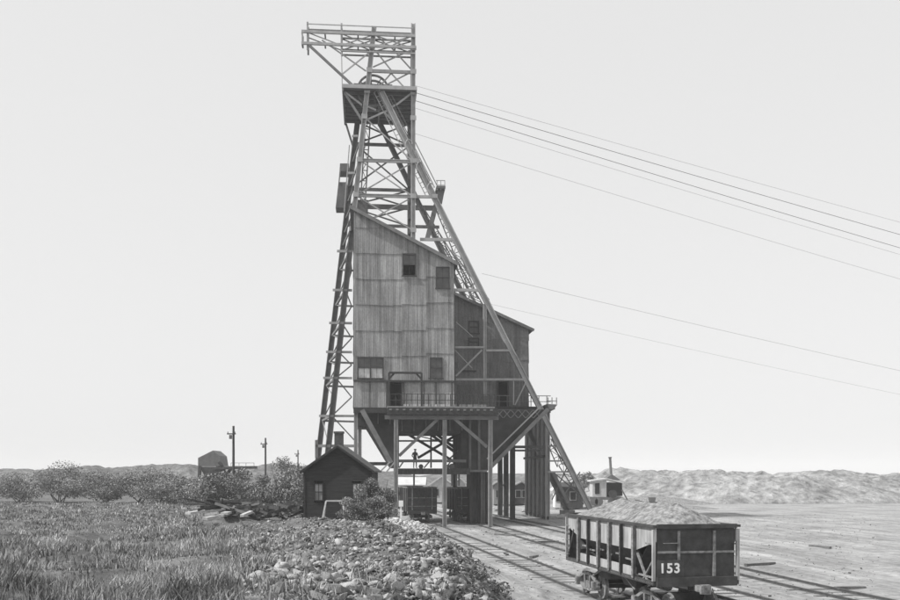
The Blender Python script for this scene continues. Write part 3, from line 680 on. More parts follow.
for (x0, y0, x1, y1, v, w) in ((399, 441, 466, 441, 10.3, .16), (431, 433, 431, 468, 10.5, .16), (455, 433, 455, 462, 9.0, .2), (466, 448, 399, 431, 9.6, .1), (446, 462, 466, 444, 7.0, .14)):
    tb('framing', Q(x0, y0, v), Q(x1, y1, v), w, .12, MSTEELD)
# right hand bents: rows of posts receding beneath the deck
urow = UZ(547.5, 470, 12.2)[0]
for k in range(6):
    v = 12.2 + k * 2.5; tb('column', T(urow, v, D2Z - .3), T(urow, v, -.1), .42, .5, MSTEEL if k == 0 else MTIMB, True)
tb('sill', T(urow, 12, .16), T(urow, 25.2, .16), .4, .3, MTIMBD)
tb('cross_brace', T(urow - .3, 12.4, 6.5), T(urow - .3, 25, 6.5), .25, .15, MTIMBD)
u512 = UZ(512.5, 470, 14)[0]
for k in range(3):
    v = 14 + k * 4.6; tb('column', T(u512, v, D2Z - .3), T(u512, v, -.1), .5, .5, MTIMBD if k == 0 else MTIMBD)
tb('beam', T(u512, 14, UZ(520, 447, 14)[1]), T(urow, 14, UZ(520, 447, 14)[1]), .28, .2, MSTEELD); tb('beam', T(u512, 14, UZ(520, 450.6, 14)[1]), T(urow, 14, UZ(520, 450.6, 14)[1]), .2, .2, MSTEELD)
tb('cross_brace', Q(512, 446, 14.3), Q(524, 434, 14.3), .16, .1, MSTEELD)
for k in range(4): 
    v = 24.8; 
# hoppers
def prism_px(pts, v, dv): return [Q(x, y, v) for x, y in pts], VV * dv
tp('hopper', lambda b: b.prism(*prism_px([(356, 411), (461, 411), (461, 433), (399, 433), (399, 468), (391.5, 468), (366, 426), (356, 426)], 3, 7.2)), MBIN)
tp('hopper', lambda b: b.prism(*prism_px([(461.5, 411), (546, 409.5), (487, 471.5), (461.5, 471.5)], 4, 7.5)), MBIN)
# ribs on the hopper faces
for x in (470, 479): tb('hopper_rib', Q(x, 412, 3.85), Q(x, 470, 3.85), .22, .16, MSTEELD)
tb('hopper_rib', Q(462, 471, 3.8), Q(487, 471, 3.8), .2, .2, MSTEELM)
for k in range(9): x = 366 + 12 * k; tb('hopper_rib', Q(x, 412, 2.9), Q(x, 431 if x > 399 else 424, 2.9), .12, .1, MSTEELD)
# lattice lines under the right deck edge
for k in range(6):
    x = 496 + k * 7.5
    tb('lacing', Q(x, 410, 3.7), Q(x + 7, 418, 3.7), .07, .06, MSTEELM); tb('lacing', Q(x + 7, 410, 3.6), Q(x, 418, 3.6), .07, .06, MSTEELM)
# sloping chute edges
tb('chute_beam', Q(548, 409, 3.8), Q(489, 469, 3.8), .34, .25, MSTEELM); tb('chute_beam', Q(541, 406, 3.5), Q(487, 459, 3.5), .12, .12, MSTEEL)
# platform at the right end of the deck
tp('end_platform', lambda b: b.prism(*prism_px([(547, 404), (557.5, 404.5), (554, 409), (549, 409)], 9, 2.5)), MSTEELM)
for x in (548, 552, 556.5): tb('railing_post', Q(x, 404, 9.1), Q(x, 397.5, 9.1), .07)
tb('railing', Q(547, 401, 9.1), Q(557, 401, 9.1), .06)
tb('bracket', Q(548, 412, 9.5), Q(555, 408.5, 9.5), .12)
# boarded bay behind the right rail cars
tp('boarded_bay', lambda b: b.prism(*prism_px([(471, 472), (487, 472), (487, 523), (471, 523)], 6, 4)), MTIMBD)
for x in (471, 479, 487): tb('bay_post', Q(x, 472, 5.85), Q(x, 524, 5.85), .2, .18, MTIMBD)
# walkways beneath the bins
tb('walkway_beam', Q(398, 461, 3.0), Q(466, 461, 3.0), .26, .3, MSTEELD)
tp('walkway', lambda b: b.prism(*prism_px([(394, 468.5), (470, 468.5), (470, 474.5), (394, 474.5)], 3.2, 1.6)), MTIMBD)
tb('walkway_beam', Q(355, 463.8, 16), Q(396, 463.8, 16), .34, .8, MTIMBD)
for (x0, x1) in ((399, 404), (424, 430), (446, 451)): tb('gate_lever', Q(x0, 468, 3.1), Q(x1, 461, 3.1), .12, .1, MSTEELD)
for x in (414, 452, 456.5, 459): tb('hanger', Q(x, 474, 3.9), Q(x, 486, 3.9), .16, .14, MSTEELD)
for x, r_ in ((421, .22), (452, .28), (448, .2)):
    tp('gate_wheel', lambda b: b.tube(Q(x, 466.6, 3.4), Q(x, 466.6, 3.6), r_, n=12), MSTEELD)
# stair with pale stringers at the left
for o in (0, 6): tb('stair_stringer', Q(374 + o, 478 + o * .3, .8), Q(390 + o * .8, 462, .8), .12, .2, MSTEEL)
# deck railing
for k in range(20):
    x = 390 + k * (494 - 390) / 19
    p = UZ(x, 400, 0)[0]; tb('railing_post', T(p, -.42, DECK), T(p, -.42, DECK + 1.1), .06, .06, MIRON)
for zz in (.55, 1.08): tb('railing', T(UZ(390, 400, 0)[0], -.42, DECK + zz), T(ud, -.42, DECK + zz), .05, .05, MIRON)
for k in range(9):
    u = ud + (u548 - ud) * (k + .5) / 9; tb('railing_post', T(u, 11.1, D2Z), T(u, 11.1, D2Z + 1.1), .07, .07, MSTEELD)
tb('railing', T(ud, 11.1, D2Z + 1.08), T(u548, 11.1, D2Z + 1.08), .07, .06, MSTEELM); tb('railing', T(ud, 11.1, D2Z + .5), T(u548, 11.1, D2Z + .5), .06, .06, MSTEELM)
# dark portal frame standing on the deck
zt = UZ(405, 372.5, 0)[1]; xl, xr = UZ(389, 372, .3)[0], UZ(421.5, 372, .3)[0]
for u in (xl, xr): tb('portal_post', T(u, .3, DECK), T(u, .3, zt), .16, .17, MIRON)
tb('portal_beam', T(xl, .3, zt), T(xr, .3, zt), .18, .17, MIRON); tb('portal_brace', T(xl, .3, zt - .55), T(xl + .5, .3, zt), .16, .1, MIRON); tb('portal_brace', T(xr, .3, zt - .55), T(xr - .5, .3, zt), .16, .1, MIRON)
# ballast timbers stacked along the deck
for k in range(12):
    u = UZ(404 + k * 7, 400, 0)[0]; w = R.uniform(.3, .6)
    tb('deck_block', T(u, .4, DECK + .12), T(u + w, .4, DECK + .12), .24, .3, MPLANK if k < 7 else MTIMB)
# ================================================================== ORE CAR (foreground)
def ore_car(loc, rz, label, paint=MCARP, L=9.6, number=True, detail=True):
    c = thing('ore_car', loc, label, 'ore car', None, rz, local=True)
    W_ = 2.9; hw = W_ / 2; zt = 2.9; zs = 1.1
    def P(name, fn, m=MCARD, par=None, sm=False): b = M(); fn(b); return b.build(name, m, par or c, smooth=sm)
    x0, x1 = -L / 2, L / 2; e = 1.75          # hopper bay between -L/2+e .. L/2-e ; x1 end faces the viewer
    for s in (-1, 1):
        y = s * (hw - .03)
        # light side sheet with sloping ends
        sd = P('side_sheet', lambda b: b.prism([(x0, y, zt), (x1, y, zt), (x1, y, zt - .5), (x1 - e, y, 2.0), (x0 + e, y, 2.0), (x0, y, zt - .5)], (0, -s * .03, 0)), paint)
        P('top_rail', lambda b: b.box((0, s * (hw + .01), zt), (L + .1, .14, .08)), MCARD)
        P('side_sill', lambda b: b.box((0, s * (hw - .02), zs - .07), (L - .02, .14, .13)), MCARD)
        P('lower_panel', lambda b: b.box((0, y, 1.23), (L - 2 * e, .05, .34)), paint)
        # inward sloping hopper sheet seen in the dark gap
        P('hopper_sheet', lambda b: b.prism([(x0 + e, y - s * .06, 2.02), (x1 - e, y - s * .06, 2.02), (x1 - e - .5, s * .5, 1.1), (x0 + e + .5, s * .5, 1.1)], (0, -s * .03, 0)), MCARD)
        n = 6
        for k in range(n + 1 - 1):
            x = x0 + e + k * (L - 2 * e) / 5
            w = .17 if k in (0, 2, 3, 5) else .1
            rb = P('side_rib', lambda b: (b.box((x, s * (hw + .05), (zt + zs) / 2 - .06), (w * .32, .12, zt - zs - .02)), b.box((x, s * (hw + .105), (zt + zs) / 2 - .06), (w, .014, zt - zs - .04))), MCARD if k in (1, 4) else MCARM)
        for x in (x0 + .05, x1 - .05):
            P('corner_post', lambda b: b.box((x, s * (hw + .02), (zt + zs) / 2 - .05), (.1, .1, zt - zs - .12)), paint)
        for (xa, za, xb, zb, w) in ((x1 - e + .1, 1.9, x1 - .6, .9, .07), (x0 + .15, 1.2, x0 + .9, 2.3, .09), (x1 - 1.5, 1.2, x1 - .2, 1.2, .06), (x1 - .9, 2.3, x1 - .1, 2.3, .05), (x1 - 1.2, 1.0, x1 - .3, 1.75, .05)):
            P('end_strut', lambda b: b.bar((xa, s * (hw - .05), za), (xb, s * (hw - .05), zb), w, w, (0, 1, 0)), MDUST if xa > 0 else MCARD)
        for z in (1.25, 1.55, 1.85, 2.15, 2.45):
            P('grab_iron', lambda b: b.path([(x0 + .12, s * (hw + .04), z), (x0 + .12, s * (hw + .1), z), (x0 + .5, s * (hw + .1), z), (x0 + .5, s * (hw + .04), z)], .014, 5), MCARM)
        for k in range(12):
            x = x0 + e + .35 + k * (L - 2 * e - .7) / 11
            if k % 2 == 0: P('door_bar', lambda b: b.box((x, s * (hw - .1), 1.72 - .05 * (k % 4)), (.62, .05, .055)), MDUST)
    # slope sheets and end frames
    for s in (-1, 1):
        xe = s * (L / 2)
        P('slope_sheet', lambda b: b.prism([(xe - s * .02, -hw + .08, zt - .02), (xe - s * .02, hw - .08, zt - .02), (xe - s * (e + .35), hw - .08, 1.15), (xe - s * (e + .35), -hw + .08, 1.15)], (-s * .04, 0, -.02)), MCARD)
        P('end_rail', lambda b: b.box((xe + s * .02, 0, zt), (.12, W_ - .12, .14)), MCARD)
        P('end_sheet', lambda b: b.box((xe - s * .06, 0, (zt + zs) / 2), (.03, W_ - .2, zt - zs - .1)), MCARD)
        P('end_sill', lambda b: b.box((xe, 0, zs - .02), (.18, W_ - .1, .3)), MCARD)
        for yy in (-.62, .62): P('end_post', lambda b: b.box((xe - s * .03, yy, (zt + zs) / 2), (.1, .09, zt - zs - .3)), MCARM)
        P('end_crossbar', lambda b: b.box((xe - s * .02, 0, 2.05), (.06, W_ - .2, .07)), MCARM)
        P('coupler', lambda b: (b.box((xe + s * .25, 0, .88), (.5, .2, .2)), b.box((xe + s * .55, .05, .88), (.22, .3, .3)), b.box((xe + s * .66, -.12, .88), (.12, .1, .26))), MDUST)
        P('brake_hose', lambda b: b.path([(xe + s * .1, .5, .85), (xe + s * .22, .52, .6), (xe + s * .36, .45, .42), (xe + s * .5, .4, .45)], .025, 6), MCARD)
        P('grab_iron', lambda b: b.path([(xe, -hw + .3, 2.35), (xe + s * .08, -hw + .3, 2.35), (xe + s * .08, -hw + .75, 2.35), (xe, -hw + .75, 2.35)], .014, 5), MCARM)
    for s in (-1, 1):
        def riv(b):
            for k in range(6):
                x = x0 + e + k * (L - 2 * e) / 5
                for j in range(13): b.box((x, s * (hw + .118), 1.12 + j * .14), (.03, .02, .03))
            for j in range(60): b.box((x0 + .1 + j * (L - .2) / 59, s * (hw + .055), zs - .07), (.03, .02, .03))
        P('rivets', riv, MCARM)
    P('centre_sill', lambda b: b.box((0, 0, .95), (L - .3, .4, .34)), MCARD)
    pn = P('number_board', lambda b: b.box((L / 2 + .02, -.92, 1.52), (.03, .92, .56)), MCARD)
    if number:
        cu_ = bpy.data.curves.new('number', 'FONT'); cu_.body = '153'; cu_.size = .44; cu_.extrude = .004; cu_.align_x = 'CENTER'; cu_.align_y = 'CENTER'; cu_.offset = .012; cu_.space_character = 1.15
        to = bpy.data.objects.new('painted_number_tmp', cu_); S.collection.objects.link(to); bpy.context.view_layer.update()
        me = bpy.data.meshes.new_from_object(to); bpy.data.objects.remove(to); me.materials.clear(); me.materials.append(MWHITE)
        no = bpy.data.objects.new('painted_number', me); S.collection.objects.link(no); no.parent = pn
        no.rotation_euler = (rad(90), 0, rad(90)); no.location = (L / 2 + .042, -.95, 1.52); no['label'] = 'white number 153'
    # doors of the hopper below
    for s in (-1, 1):
        P('hopper_door', lambda b: b.prism([(s * .3, -1.05, 1.1), (s * 2.4, -1.05, 1.1), (s * 1.9, -1.0, .55), (s * .8, -1.0, .55)], (0, 2.1, 0)), MCARD)
        for k in (-1, 1): P('door_chain_rod', lambda b: b.bar((s * 1.1, k * 1.15, .95), (s * 2.3, k * 1.15, .55), .06, .06, (0, 1, 0)), MDUST)
    for o in c.children: o.location.z += .38
    # trucks
    for s in (-1, 1):
        xc = s * (L / 2 - 1.55)
        tr = P('truck', lambda b: (b.box((xc, 0, .62), (.32, 2.0, .28)), b.box((xc, 0, .42), (.24, 1.9, .16))), MCARD)
        for k in (-1, 1):
            yy = k * 1.02
            P('side_frame', lambda b: (b.bar((xc - 1.05, yy, .5), (xc - .3, yy, .78), .09, .12, (0, 1, 0)), b.bar((xc - .3, yy, .78), (xc + .3, yy, .78), .09, .12, (0, 1, 0)), b.bar((xc + .3, yy, .78), (xc + 1.05, yy, .5), .09, .12, (0, 1, 0)),
                b.bar((xc - 1.05, yy, .45), (xc - .28, yy, .24), .08, .12, (0, 1, 0)), b.bar((xc - .28, yy, .24), (xc + .28, yy, .24), .08, .12, (0, 1, 0)), b.bar((xc + .28, yy, .24), (xc + 1.05, yy, .45), .08, .12, (0, 1, 0)),
                b.box((xc - .27, yy, .5), (.1, .12, .5)), b.box((xc + .27, yy, .5), (.1, .12, .5))), MDUST, tr)
            for q in (-1, 1):
                P('journal_box', lambda b: (b.box((xc + q * .87, yy + k * .04, .44), (.26, .28, .28)), b.box((xc + q * .87, yy + k * .19, .45), (.2, .03, .2))), MDUST, tr)
                def wheel(b):
                    X_ = xc + q * .87; Yw = k * .755; n = 28; prof = [(.40, -.075), (.425, -.07), (.45, -.065), (.455, -.045), (.425, -.035), (.42, .07), (.35, .07), (.32, .03), (.16, .03), (.13, .08), (0.01, .08)]
                    base = len(b.v)
                    for i in range(n):
                        t = 2 * math.pi * i / n
                        for (r_, o) in prof: b.v.append((X_ + r_ * math.cos(t), Yw + k * o, .42 + .21 - .21 + r_ * math.sin(t)))
                    m_ = len(prof)
                    for i in range(n):
                        j = (i + 1) % n
                        for a in range(m_ - 1): b.f.append((base + i * m_ + a, base + j * m_ + a, base + j * m_ + a + 1, base + i * m_ + a + 1))
                    b.f.append(tuple(base + i * m_ for i in range(n)))
                P('wheel', wheel, MCARM, tr)
            P('spring', lambda b: [b.tube((xc + o, yy, .3), (xc + o, yy, .52), .07, n=10) for o in (-.1, .1)], MCARM, tr)
        for q in (-1, 1):
            P('axle', lambda b: b.tube((xc + q * .87, -1.1, .42), (xc + q * .87, 1.1, .42), .07, n=10), MCARD, tr)
            P('brake_beam', lambda b: (b.box((xc + q * .38, 0, .4), (.08, 1.6, .1)), b.box((xc + q * .42, -.75, .42), (.06, .1, .3)), b.box((xc + q * .42, .75, .42), (.06, .1, .3))), MCARM, tr)
    for o in c.children:
        if o.name.startswith('truck'): xq = -1 if sum(v.co.x for v in o.data.vertices) < 0 else 1; o.scale = (1.2, 1, 1.2); o.location.x = xq * (L / 2 - 1.55) * -.2
    P('air_pipe', lambda b: b.path([(-L / 2, hw - .3, .82), (0, hw - .25, .72), (L / 2, hw - .3, .82)], .03, 6), MDUST)
    P('brake_cylinder', lambda b: b.tube((-.5, .9, .75), (.4, .9, .75), .17, n=12), MDUST)
    P('brake_wheel', lambda b: (b.tube((x0 - .12, .9, 1.0), (x0 - .12, .9, 3.3), .02, n=6), b.tube((x0 - .12, .9, 3.3), (x0 - .12, .9, 3.33), .2, n=14)), MCARM)
    return c
car_dir = Vector((-CSL, -1, 0)).normalized()       # local +x points to the viewer's end of the car
car_rz = math.atan2(car_dir.y, car_dir.x)
Lc = 9.6
near_c = Vector((CX0, 31.2, 0)); cc = near_c - car_dir * (Lc / 2)
CAR = ore_car((cc.x, cc.y, -.295), car_rz, 'light grey ribbed hopper car heaped with ore, its dark end painted with a white 153')
# the heap of ore it carries
def heap(name, cen, L, Wd, h, z0, rz, m, label, cat, seed, nx_=150, ny_=60, par=None, peaks=None):
    a = np.linspace(-1, 1, nx_); b = np.linspace(-1, 1, ny_); A, B = np.meshgrid(a, b)
    x = A * L / 2; y = B * Wd / 2
    prof = np.minimum(1, (1 - np.abs(A)) * 6) ** .8 * (np.clip(1 - np.abs(B), 0, 1)) ** .75
    pk = .55 + 0 * A
    for (p, s, w) in (peaks or ((-.45, .45, .25), (.05, .3, .22), (.55, .5, .3))): pk = pk + s * np.exp(-((A - p) / w) ** 2)
    z = z0 + h * prof * pk + prof * (.16 * vnoise(x * 1.4 + seed, y * 1.4, seed) + .10 * vnoise(x * 4, y * 4, seed + 1) + .07 * vnoise(x * 11, y * 11, seed + 2))
    z[0, :] = z[-1, :] = z0 - .5; z[:, 0] = z[:, -1] = z0 - .5
    v = np.stack([x.ravel(), y.ravel(), z.ravel()], 1); i2 = np.arange(nx_ * ny_).reshape(ny_, nx_)
    f = np.stack([i2[:-1, :-1].ravel(), i2[:-1, 1:].ravel(), i2[1:, 1:].ravel(), i2[1:, :-1].ravel()], 1)
    o = raw_mesh(name, v, f, [m]); o.location = cen; o.rotation_euler = (0, 0, rz); tag(o, label, cat); return o
heap('ore_heap', (cc.x, cc.y, 0), Lc - .1, 2.75, .8, 2.93, car_rz, MORE, 'rounded heap of pale crushed ore filling the light grey hopper car', 'ore', 5)
# two dark cars under the bins: one box of plate each, seen end on
def dark_car(xc_off, yend, label, zt_=3.3):
    x = CX0 + xc_off + CSL * (yend - 31.2)
    c = thing('ore_car', (x, yend, .105), label, 'ore car', 'dark ore cars waiting under the loading bins', car_rz, local=True)
    def P(name, fn, m=MCARD, par=None): b = M(); fn(b); return b.build(name, m, par or c)
    L = 8.4; hw = 1.4
    # hopper body: open topped box with tapered ends; local -x goes away from the viewer
    P('body', lambda b: (b.box((-L / 2, -hw, (zt_ + 1) / 2), (L, .06, zt_ - 1)), b.box((-L / 2, hw, (zt_ + 1) / 2), (L, .06, zt_ - 1)), b.box((-.05, 0, (zt_ + 1) / 2), (.06, 2 * hw - .1, zt_ - 1)), b.box((-L + .05, 0, (zt_ + 1) / 2), (.06, 2 * hw - .1, zt_ - 1)), b.box((-L / 2, 0, 1.05), (L - .2, 2 * hw - .1, .08))))
    P('top_rail', lambda b: (b.box((-L / 2, -hw, zt_), (L + .1, .14, .1)), b.box((-L / 2, hw, zt_), (L + .1, .14, .1)), b.box((0, 0, zt_), (.14, 2 * hw - .2, .1)), b.box((-L, 0, zt_), (.14, 2 * hw - .2, .1))), MCARM)
    for y in (-.95, -.35, .35, .95): P('end_post', lambda b: b.box((.03, y, (zt_ + 1.1) / 2), (.1, .1, zt_ - 1.2)), MCARM if abs(y) > .5 else MCARD)
    for z in (1.5, 2.3): P('end_band', lambda b: b.box((.06, 0, z), (.04, 2 * hw - .1, .06)), MCARM)
    for k in range(6):
        for s in (-1, 1): P('side_rib', lambda b: b.box((-.4 - k * (L - .8) / 5, s * (hw + .06), (zt_ + 1) / 2), (.1, .08, zt_ - 1.1)))
    P('end_sill', lambda b: b.box((.06, 0, .92), (.2, 2 * hw, .28)), MCARD)
    P('coupler', lambda b: (b.box((.3, 0, .82), (.4, .2, .2)), b.box((.55, .03, .82), (.2, .3, .28))), MCARM)
    P('centre_sill', lambda b: b.box((-L / 2, 0, .85), (L, .4, .25)))
    for xx in (-1.0, -2.6, -L + 2.6, -L + 1.0):
        for s in (-1, 1):
            P('wheel', lambda b: b.tube((xx, s * .7, .42), (xx, s * .83, .42), .42, n=20), MCARM)
            P('journal_box', lambda b: b.box((xx, s * 1.0, .44), (.26, .25, .26)), MCARM)
        P('axle', lambda b: b.tube((xx, -1, .42), (xx, 1, .42), .07, n=8))
    for xx in (-1.8, -L + 1.8):
        for s in (-1, 1): P('side_frame', lambda b: b.bar((xx - 1, s * .98, .55), (xx + 1, s * .98, .55), .2, .1, (0, 1, 0)), MCARM)
    return c
dark_car(0, 91, 'dark empty ore car under the loading bin, just right of the bush')
dark_car(5.0, 92.5, 'dark ore car under the right hand hopper, behind the middle trestle column', 3.2)
# ================================================================== SHED
SV = 65.0
def SP(px, py, Y=SV): return Q(px, py, Y=Y)
xl_, xr_ = SP(304.5, 500).x, SP(371, 500).x; ze = SP(338, 470).z; za_ = SP(338.5, 446.5).z; xa = (xl_ + xr_) / 2; zb_ = 1.0; dep = 6.0
SH = thing('shed', (xa, SV + dep / 2, zb_), 'small dark boarded shed with a gable roof and a stubby chimney, beside the leafy bush', 'shed')
def sp(name, fn, m=MSIDING, par=None): b = M(); fn(b); return b.build(name, m, par or SH)
Wn = [(314, 483, 323.5, 501), (352, 483, 361, 501)]
wins = [(SP(a, b).x, SP(c, d).x, SP(a, d).z, SP(a, b).z) for a, b, c, d in Wn]
def gable_wall(b, Yw, sgn):
    # lapped boards, each a little proud at its foot, cut round the windows
    z = zb_
    while z < za_ - .05:
        z2 = min(z + .16, za_)
        def half(zz): return (xr_ - xl_) / 2 if zz <= ze else (xr_ - xl_) / 2 * max(0, (za_ - zz) / (za_ - ze))
        segs = [(-1e9, 1e9)]
        for (wa, wb, wz0, wz1) in (wins if sgn < 0 else []):
            if z2 > wz0 and z < wz1:
                ns = []
                for (p, q) in segs:
                    if q <= wa or p >= wb: ns.append((p, q))
                    else: ns += [(p, wa), (wb, q)]
                segs = sorted(set(ns))
        for (p, q) in segs:
            A0, B0 = max(p, xa - half(z)), min(q, xa + half(z)); A1, B1_ = max(p, xa - half(z2)), min(q, xa + half(z2))
            if B0 - A0 < .02: continue
            if B1_ < A1: A1 = B1_ = (A0 + B0) / 2
            y0, y1 = Yw + sgn * .03, Yw + sgn * .005
            b.hull8([(A0, Yw - sgn * .05, z), (B0, Yw - sgn * .05, z), (B0, y0, z), (A0, y0, z)], [(A1, Yw - sgn * .05, z2), (B1_, Yw - sgn * .05, z2), (B1_, y1, z2), (A1, y1, z2)])
        z = z2
sp('gable_wall', lambda b: gable_wall(b, SV, -1)); sp('gable_wall', lambda b: gable_wall(b, SV + dep, 1))
for x in (xl_, xr_):
    def side(b):
        z = zb_; s = -1 if x == xl_ else 1
        while z < ze: 
            b.hull8([(x - s * .05, SV + .06, z), (x - s * .05, SV + dep - .06, z), (x + s * .03, SV + dep - .06, z), (x + s * .03, SV + .06, z)], [(x - s * .05, SV + .06, z + .16), (x - s * .05, SV + dep - .06, z + .16), (x + s * .005, SV + dep - .06, z + .16), (x + s * .005, SV + .06, z + .16)]); z += .16
    sp('side_wall', side)
    sp('corner_board', lambda b: b.box((x, SV - .04, (zb_ + ze) / 2), (.12, .06, ze - zb_)), MSIDING)
for s in (-1, 1):
    k = (za_ - ze) / ((xr_ - xl_) / 2); xe = xa + s * ((xr_ - xl_) / 2 + .28); zee = ze - k * .28
    rf = sp('roof', lambda b: b.hull8([(xa, SV - .3, za_ + .03), (xe, SV - .3, zee + .03), (xe, SV + dep + .3, zee + .03), (xa, SV + dep + .3, za_ + .03)], [(xa, SV - .3, za_ + .13), (xe, SV - .3, zee + .13), (xe, SV + dep + .3, zee + .13), (xa, SV + dep + .3, za_ + .13)]), MROOF)
    sp('bargeboard', lambda b: b.bar((xa, SV - .33, za_), (xe, SV - .33, zee), .12, .05, (0, 1, 0)), MSIDING)
chx = SP(339, 440, SV + 2.5)
chm = sp('chimney', lambda b: b.box((chx.x, SV + 2.5, za_ + .35), (.6, .55, 1.5)), MBRICK)
sp('chimney_cap', lambda b: b.box((chx.x, SV + 2.5, za_ + 1.06), (.7, .65, .14)), MBRICK, chm)
for (wa, wb, z0, z1) in wins:
    fr = sp('window', lambda b: (b.box((wa + .04, SV - .04, (z0 + z1) / 2), (.08, .1, z1 - z0)), b.box((wb - .04, SV - .04, (z0 + z1) / 2), (.08, .1, z1 - z0)), b.box(((wa + wb) / 2, SV - .04, z1 - .04), (wb - wa - .16, .1, .08)), b.box(((wa + wb) / 2, SV - .05, z0 + .03), (wb - wa + .12, .14, .06)), b.box(((wa + wb) / 2, SV - .03, (z0 + z1) / 2), (wb - wa - .16, .06, .05)), b.box(((wa + wb) / 2, SV - .02, (z0 + z1) / 2), (.03, .03, z1 - z0 - .1))), MSIDING)
    sp('pane', lambda b: b.box(((wa + wb) / 2, SV + .01, (z0 + z1) / 2 - z0 * 0 + (z1 - z0) / 4), (wb - wa - .16, .02, (z1 - z0) / 2 - .04)), MGLASSL if wa > xa else glass('grey_shed_pane', .3), fr)
    sp('pane', lambda b: b.box(((wa + wb) / 2, SV + .01, (z0 + z1) / 2 - (z1 - z0) / 4), (wb - wa - .16, .02, (z1 - z0) / 2 - .04)), glass('dull_pane', .22), fr)
sp('floor', lambda b: b.box((xa, SV + dep / 2, zb_ + .1), (xr_ - xl_ - .2, dep - .2, .1)), MTIMBD)
# sawhorse
sy = 61.5; a = Q(326, 501, Y=sy); b_ = Q(343, 501, Y=sy); gz = 1.5
SW = thing('sawhorse', ((a.x + b_.x) / 2, sy, G(a.x, sy)), 'pale wooden sawhorse standing before the dark shed', 'sawhorse')
m = M(); m.bar(a, b_, .09, .1, (0, 1, 0)); m.build('beam', MPLANK, SW)
for p, dx in ((a, -.22), (b_, .12)):
    for dy in (-.35, .35):
        q = Vector((p.x + dx, p.y + dy, 0)); q.z = G(q.x, q.y) - .05; m = M(); m.bar(p + Vector((0, dy * .1, -.02)), q, .09, .06, (0, 1, 0)); m.build('leg', MPLANK, SW)
# ================================================================== small bits near the bay
p = Q(401, 503, Y=78); m = M(); gz = G(p.x, 78)
SS = thing('marker_post', (p.x, 78, gz), 'short white painted post beside the bush, left of the dark ore car', 'post')
m.box((p.x, 78, (p.z + gz) / 2), (.14, .14, p.z - gz + .1)); m.build('shaft', MWHITE, SS); m = M(); m.box((p.x, 77.9, p.z - .05), (.36, .05, .5)); m.build('board', MWHITE, SS)
# rivets and dust lines are left to the car builder; worker on the catwalk: one skinned body
def person(loc, rz, pose, label, sc=1.0):
    root = thing('person', loc, label, 'person', None, rz, local=True)
    me = bpy.data.meshes.new('body'); J = pose; ks = list(J); idx = {k: i for i, k in enumerate(ks)}
    E = [('pelvis', 'chest'), ('chest', 'neck'), ('neck', 'head'), ('head', 'crown'), ('chest', 'shl'), ('shl', 'ell'), ('ell', 'hal'), ('chest', 'shr'), ('shr', 'elr'), ('elr', 'har'), ('pelvis', 'hil'), ('hil', 'knl'), ('knl', 'anl'), ('anl', 'tol'), ('pelvis', 'hir'), ('hir', 'knr'), ('knr', 'anr'), ('anr', 'tor')]
    RD = dict(pelvis=.15, chest=.17, neck=.06, head=.1, crown=.085, shl=.07, shr=.07, ell=.05, elr=.05, hal=.035, har=.035, hil=.1, hir=.1, knl=.065, knr=.065, anl=.045, anr=.045, tol=.04, tor=.04)
    me.from_pydata([J[k] for k in ks], [(idx[a], idx[b]) for a, b in E], []); o = bpy.data.objects.new('body', me); S.collection.objects.link(o); o.parent = root
    md = o.modifiers.new('skin', 'SKIN'); sd = o.modifiers.new('sub', 'SUBSURF'); sd.levels = sd.render_levels = 1
    if not me.skin_vertices: bpy.context.view_layer.objects.active = o
    for k in ks:
        sv = me.skin_vertices[0].data[idx[k]] if me.skin_vertices else None
        if sv: sv.radius = (RD[k], RD[k]); sv.use_root = (k == 'pelvis')
    me.materials.append(MCLOTH)
    hd = M(); hd.tube((J['head'][0], J['head'][1] - .0, J['crown'][2] - .02), (J['crown'][0], J['crown'][1], J['crown'][2] + .08), .13, .11, 12); hd.build('hat', MCLOTH, root)
    hd = M(); hd.box((J['head'][0], J['head'][1] - .075, J['head'][2] + .01), (.13, .08, .17)); f = hd.build('face', MSKIN, root)
    return root
pose = dict(pelvis=(0, 0, .93), chest=(0, -.02, 1.32), neck=(0, -.02, 1.5), head=(0, -.05, 1.6), crown=(0, -.05, 1.72), shl=(-.19, 0, 1.42), ell=(-.3, -.05, 1.15), hal=(-.2, -.25, 1.0), shr=(.19, 0, 1.42), elr=(.27, -.03, 1.13), har=(.24, -.15, .9), hil=(-.09, 0, .88), knl=(-.12, -.04, .48), anl=(-.12, .02, .08), tol=(-.13, -.16, .04), hir=(.09, 0, .88), knr=(.13, .0, .48), anr=(.15, .06, .08), tor=(.17, -.12, .04))
pw = Q(415, 468.5, 4.0); person((pw.x, pw.y, pw.z), .3, pose, 'person in dark work clothes and hat standing on the catwalk under the bins')
